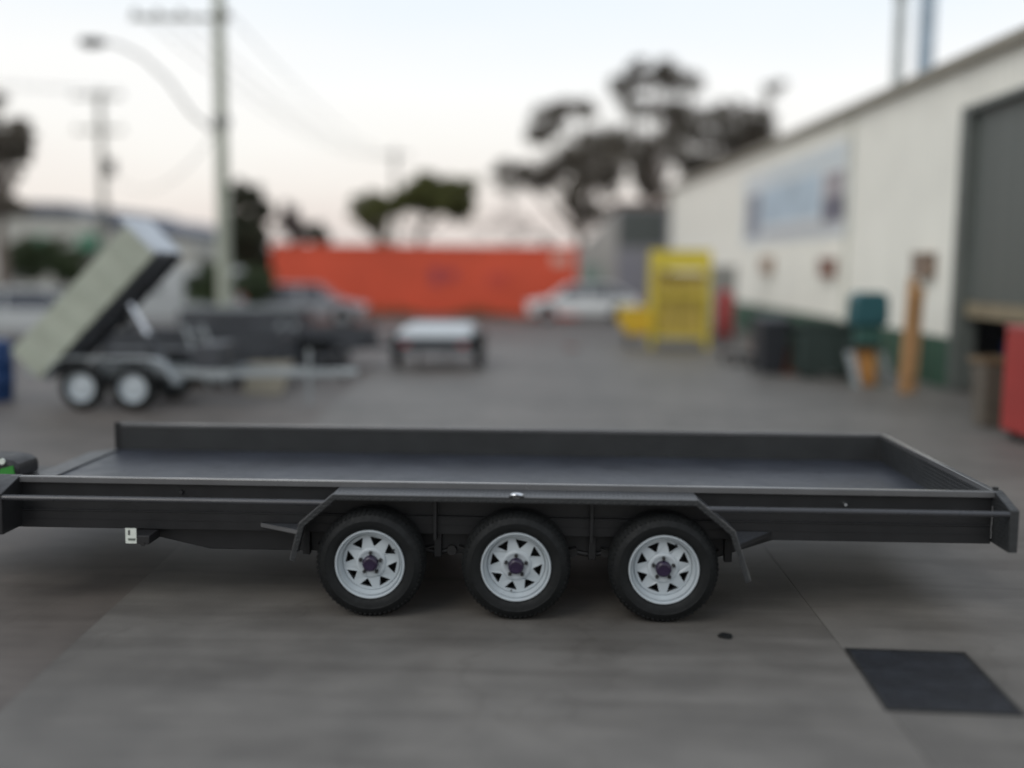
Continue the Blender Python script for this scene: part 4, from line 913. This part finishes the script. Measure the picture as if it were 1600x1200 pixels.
for px, wq in ((65, .65), (138, 1.3)):
    a = survey(px, 376, 61.9); MB().box(a.x - wq / 2, a.x + wq / 2, 61.9, 61.96, a.z - .45, a.z + .35).build('sign_panel', FG, fa)
for px in (15, 45, 100, 180, 225):
    a = survey(px, 410, 61.9); MB().box(a.x - .5, a.x + .5, 61.93, 61.99, .9, 1.9).build('window', mat('factory_glass', (.06, .07, .08), .15), fa)
a = survey(110, 400, 61.9); MB().box(a.x - 1.5, a.x + 1.6, 60.4, 61.89, a.z + .15, a.z + .45).build('awning', mat('awning_green', (.03, .06, .045), .7), fa)

# ------------------------------------------------------------------ trees
BARK = mat('gum_bark', (.16, .13, .11), .9, var=.3)
def leaf_mat(name, c):
    m = mat(name, c, .7, spec=.2, var=.45, vscale=1.5); b = m.node_tree.nodes['Principled BSDF']; return m
LG = leaf_mat('gum_leaf_hazed', (.125, .110, .088)); LO = leaf_mat('olive_leaf', (.105, .112, .038)); LD = leaf_mat('cypress_leaf', (.045, .050, .032)); LB = leaf_mat('shrub_leaf', (.050, .070, .032)); LM_ = leaf_mat('purplish_leaf', (.070, .050, .046))  # haze glow is mixed into the gum leaf colour, paler than the leaf
def tree(label, base, clusters, leaf, n_per, size, trunk_r=.22, cat='tree', name='tree', thin=False, fork=None, dens=None, bark=BARK):
    """clusters: (centre, (rx, ry, rz)); crown of leaf faces spread through each cluster, limbs to each"""
    rnd = random.Random(hash(label) % 1000 if False else sum(map(ord, label)))
    base = Vector(base); t = empty(name, label, cat, base)
    top = max(c.z for c, r in clusters); mid = sum((c for c, r in clusters), Vector()) / len(clusters)
    fk = Vector(fork) if fork else Vector((base.x * .6 + mid.x * .4, base.y * .6 + mid.y * .4, base.z + (min(c.z for c, r in clusters) - base.z) * .55))
    mb = MB().tube([base, base.lerp(fk, .5) + Vector((rnd.uniform(-.1, .1), 0, 0)), fk], [trunk_r, trunk_r * .82, trunk_r * .65], 9); mb.build('trunk', bark, t)
    for c, r in clusters:
        m1 = fk.lerp(c, .5) + Vector((rnd.uniform(-.3, .3), rnd.uniform(-.3, .3), rnd.uniform(-.5, .1)))
        m_ = MB().tube([fk, m1, c], [trunk_r * .42, trunk_r * .28, trunk_r * .12], 6)
        for q in range(4):
            e = c + Vector((rnd.gauss(0, .5) * r[0], rnd.gauss(0, .5) * r[1], rnd.gauss(0, .4) * r[2])); m_.tube([m1.lerp(c, .6), e], [trunk_r * .12, trunk_r * .04], 4)
        m_.build('limb', bark, t)
    vs, fs = [], []
    for c, r in clusters:
        vol = (r[0] * r[1] * r[2]) ** (1 / 3); n = int(n_per * vol ** 2)
        subs = [(c + Vector([rnd.uniform(-.75, .75) * r[i] for i in range(3)]), rnd.uniform(.28, .5)) for _ in range(12)]
        for _ in range(n):
            sc_, sr = rnd.choice(subs)
            d = Vector([rnd.gauss(0, 1) for _ in range(3)]).normalized() * rnd.random() ** .45
            p = sc_ + Vector([d[i] * r[i] * sr for i in range(3)])
            a = Vector([rnd.gauss(0, 1) for _ in range(3)]).normalized(); b = a.orthogonal().normalized(); s_ = size * rnd.uniform(.5, 1.2)
            k = len(vs); vs += [p - a * s_, p + b * s_ * .4, p + a * s_, p - b * s_ * .4]; fs.append((k, k + 1, k + 2, k + 3))
    me = bpy.data.meshes.new('crown'); me.from_pydata([v - base for v in vs], [], fs); me.materials.append(leaf)
    o = bpy.data.objects.new('crown', me); col.objects.link(o); o.parent = t
    return t
def cl(Y, *lst, GS=1.0):
    s = Y / F; rr = random.Random(Y); outp = []
    for px, py, rx, rz in lst:
        y = Y + rr.uniform(-1, 1) * 1.2; outp.append((survey(px, py, y), (rx * s * GS, max(rx * s * .8, .4), rz * s * GS)))
    return outp
b_ = survey(905, 480, 63)
tree('tall gum tree with layered crowns rising left of the grey building', (b_.x, 63, -.012), cl(63, (885, 178, 36, 20), (850, 200, 22, 20), (822, 272, 46, 22), (800, 268, 26, 14), (932, 245, 46, 36), (905, 262, 30, 26), (925, 315, 36, 34), (958, 222, 26, 22), GS=1.32), LG, 1050, .17, .34, fork=survey(905, 370, 63))
b_ = survey(1025, 480, 66)
tree('tallest gum tree behind the workshop with a high tufted top', (b_.x, 66, -.012), cl(66, (1020, 116, 34, 17), (1052, 124, 30, 15), (978, 138, 22, 13), (1000, 172, 28, 15), (1046, 165, 26, 17), (1085, 133, 12, 7), (1030, 222, 34, 26), (1062, 208, 28, 20), (1000, 262, 24, 24), (1018, 285, 24, 22), GS=1.32), LG, 1050, .17, .34, fork=survey(1015, 330, 66))
b_ = survey(1120, 480, 70)
tree('spreading gum tree whose crown meets the workshop roof line', (b_.x, 70, -.012), cl(70, (1100, 195, 34, 20), (1138, 198, 34, 20), (1172, 210, 34, 22), (1192, 195, 20, 24), (1125, 238, 38, 20), (1090, 252, 24, 18), (1165, 235, 34, 18), (1208, 138, 16, 9), (1165, 168, 15, 8), (1128, 165, 13, 9), (1100, 262, 30, 12), GS=1.32), LG, 1050, .17, .32, fork=survey(1110, 330, 70))
b_ = survey(590, 480, 58)
tree('small round olive-green tree behind the container, left of a wider one', (b_.x, 58, -.012), cl(58, (570, 325, 28, 22), (598, 320, 26, 18), (588, 345, 20, 20), (592, 368, 14, 14), GS=1.15), LO, 3400, .14, .2, fork=survey(590, 385, 58))
b_ = survey(655, 480, 60)
tree('wide olive-green tree with a domed crown behind the container', (b_.x, 60, -.012), cl(60, (640, 305, 32, 24), (675, 288, 36, 20), (712, 305, 34, 26), (722, 325, 24, 18), (680, 318, 34, 16), (612, 322, 20, 16), GS=1.15), LO, 3400, .14, .24, fork=survey(655, 365, 60))
b_ = survey(800, 480, 56)
tree('thin sparse purplish tree behind the right half of the container', (b_.x, 56, -.012), cl(56, (780, 345, 26, 16), (815, 352, 30, 22), (850, 368, 24, 20), (745, 355, 18, 16), (800, 325, 18, 12)), LM_, 140, .14, .09, fork=survey(800, 380, 56))
b_ = survey(388, 480, 47)
tree('dense dark columnar cypress beside the large power pole', (b_.x, 47, -.012), cl(47, (386, 300, 22, 22), (380, 332, 32, 28), (398, 345, 28, 34), (383, 372, 36, 30), (390, 405, 36, 26)), LD, 5200, .13, .2, fork=survey(386, 420, 47))
b_ = survey(452, 480, 50)
tree('small dark tree between the cypress and the container', (b_.x, 50, -.012), cl(50, (450, 332, 15, 20), (455, 358, 22, 20), (452, 385, 22, 20)), LM_, 4200, .12, .14, fork=survey(452, 400, 50))
b_ = survey(490, 480, 51)
tree('low dark bushy tree above the container\'s left end', (b_.x, 51, -.012), cl(51, (486, 362, 20, 16), (500, 375, 16, 16)), LD, 3600, .12, .12, fork=survey(490, 390, 51))
b_ = survey(5, 480, 38)
tree('dark gum tree cut by the left edge of the picture', (b_.x, 38, -.012), cl(38, (22, 205, 24, 20), (30, 232, 20, 26), (8, 248, 22, 30), (-20, 215, 26, 40), (-5, 158, 14, 12), (15, 318, 34, 18), (-10, 300, 26, 30)), LG, 4200, .12, .26, fork=survey(0, 350, 38))
for px, py, Y, lb in ((330, 455, 31, 'dark green shrub around the foot of the large power pole'), (385, 450, 34, 'green shrub before the cypress, right of the power pole'), (95, 415, 44, 'dark hedge shrub before the white factory'), (40, 412, 43, 'lower hedge shrub at the left before the white factory')):
    b_ = survey(px, 470, Y)
    tree(lb, (b_.x, Y, -.012), cl(Y, (px - 12, py - 8, 30, 26), (px + 18, py, 32, 30), (px, py - 24, 26, 22)), LB, 4600, .09, .08, cat='shrub', name='shrub', fork=(b_.x, Y, .5))
random.seed(11)
m_ = MB()
for i in range(700):
    x = random.uniform(cA.x + .3, cB.x - 1.6); y = 42.55 + random.uniform(-.18, .25); h_ = random.uniform(.06, .26) * (1 + .8 * math.sin(x * 1.7)) + .05
    m_.add([(x - .03, y, -.01), (x + .03, y + .02, -.01), (x + random.uniform(-.08, .08), y + random.uniform(-.08, .08), h_)], [(0, 1, 2)])
tag(m_.build('dry_weeds', mat('weed_brown_green', (.10, .085, .035), .9, var=.3), smooth=0), 'dry weeds along the foot of the orange container', 'weeds', kind='stuff')
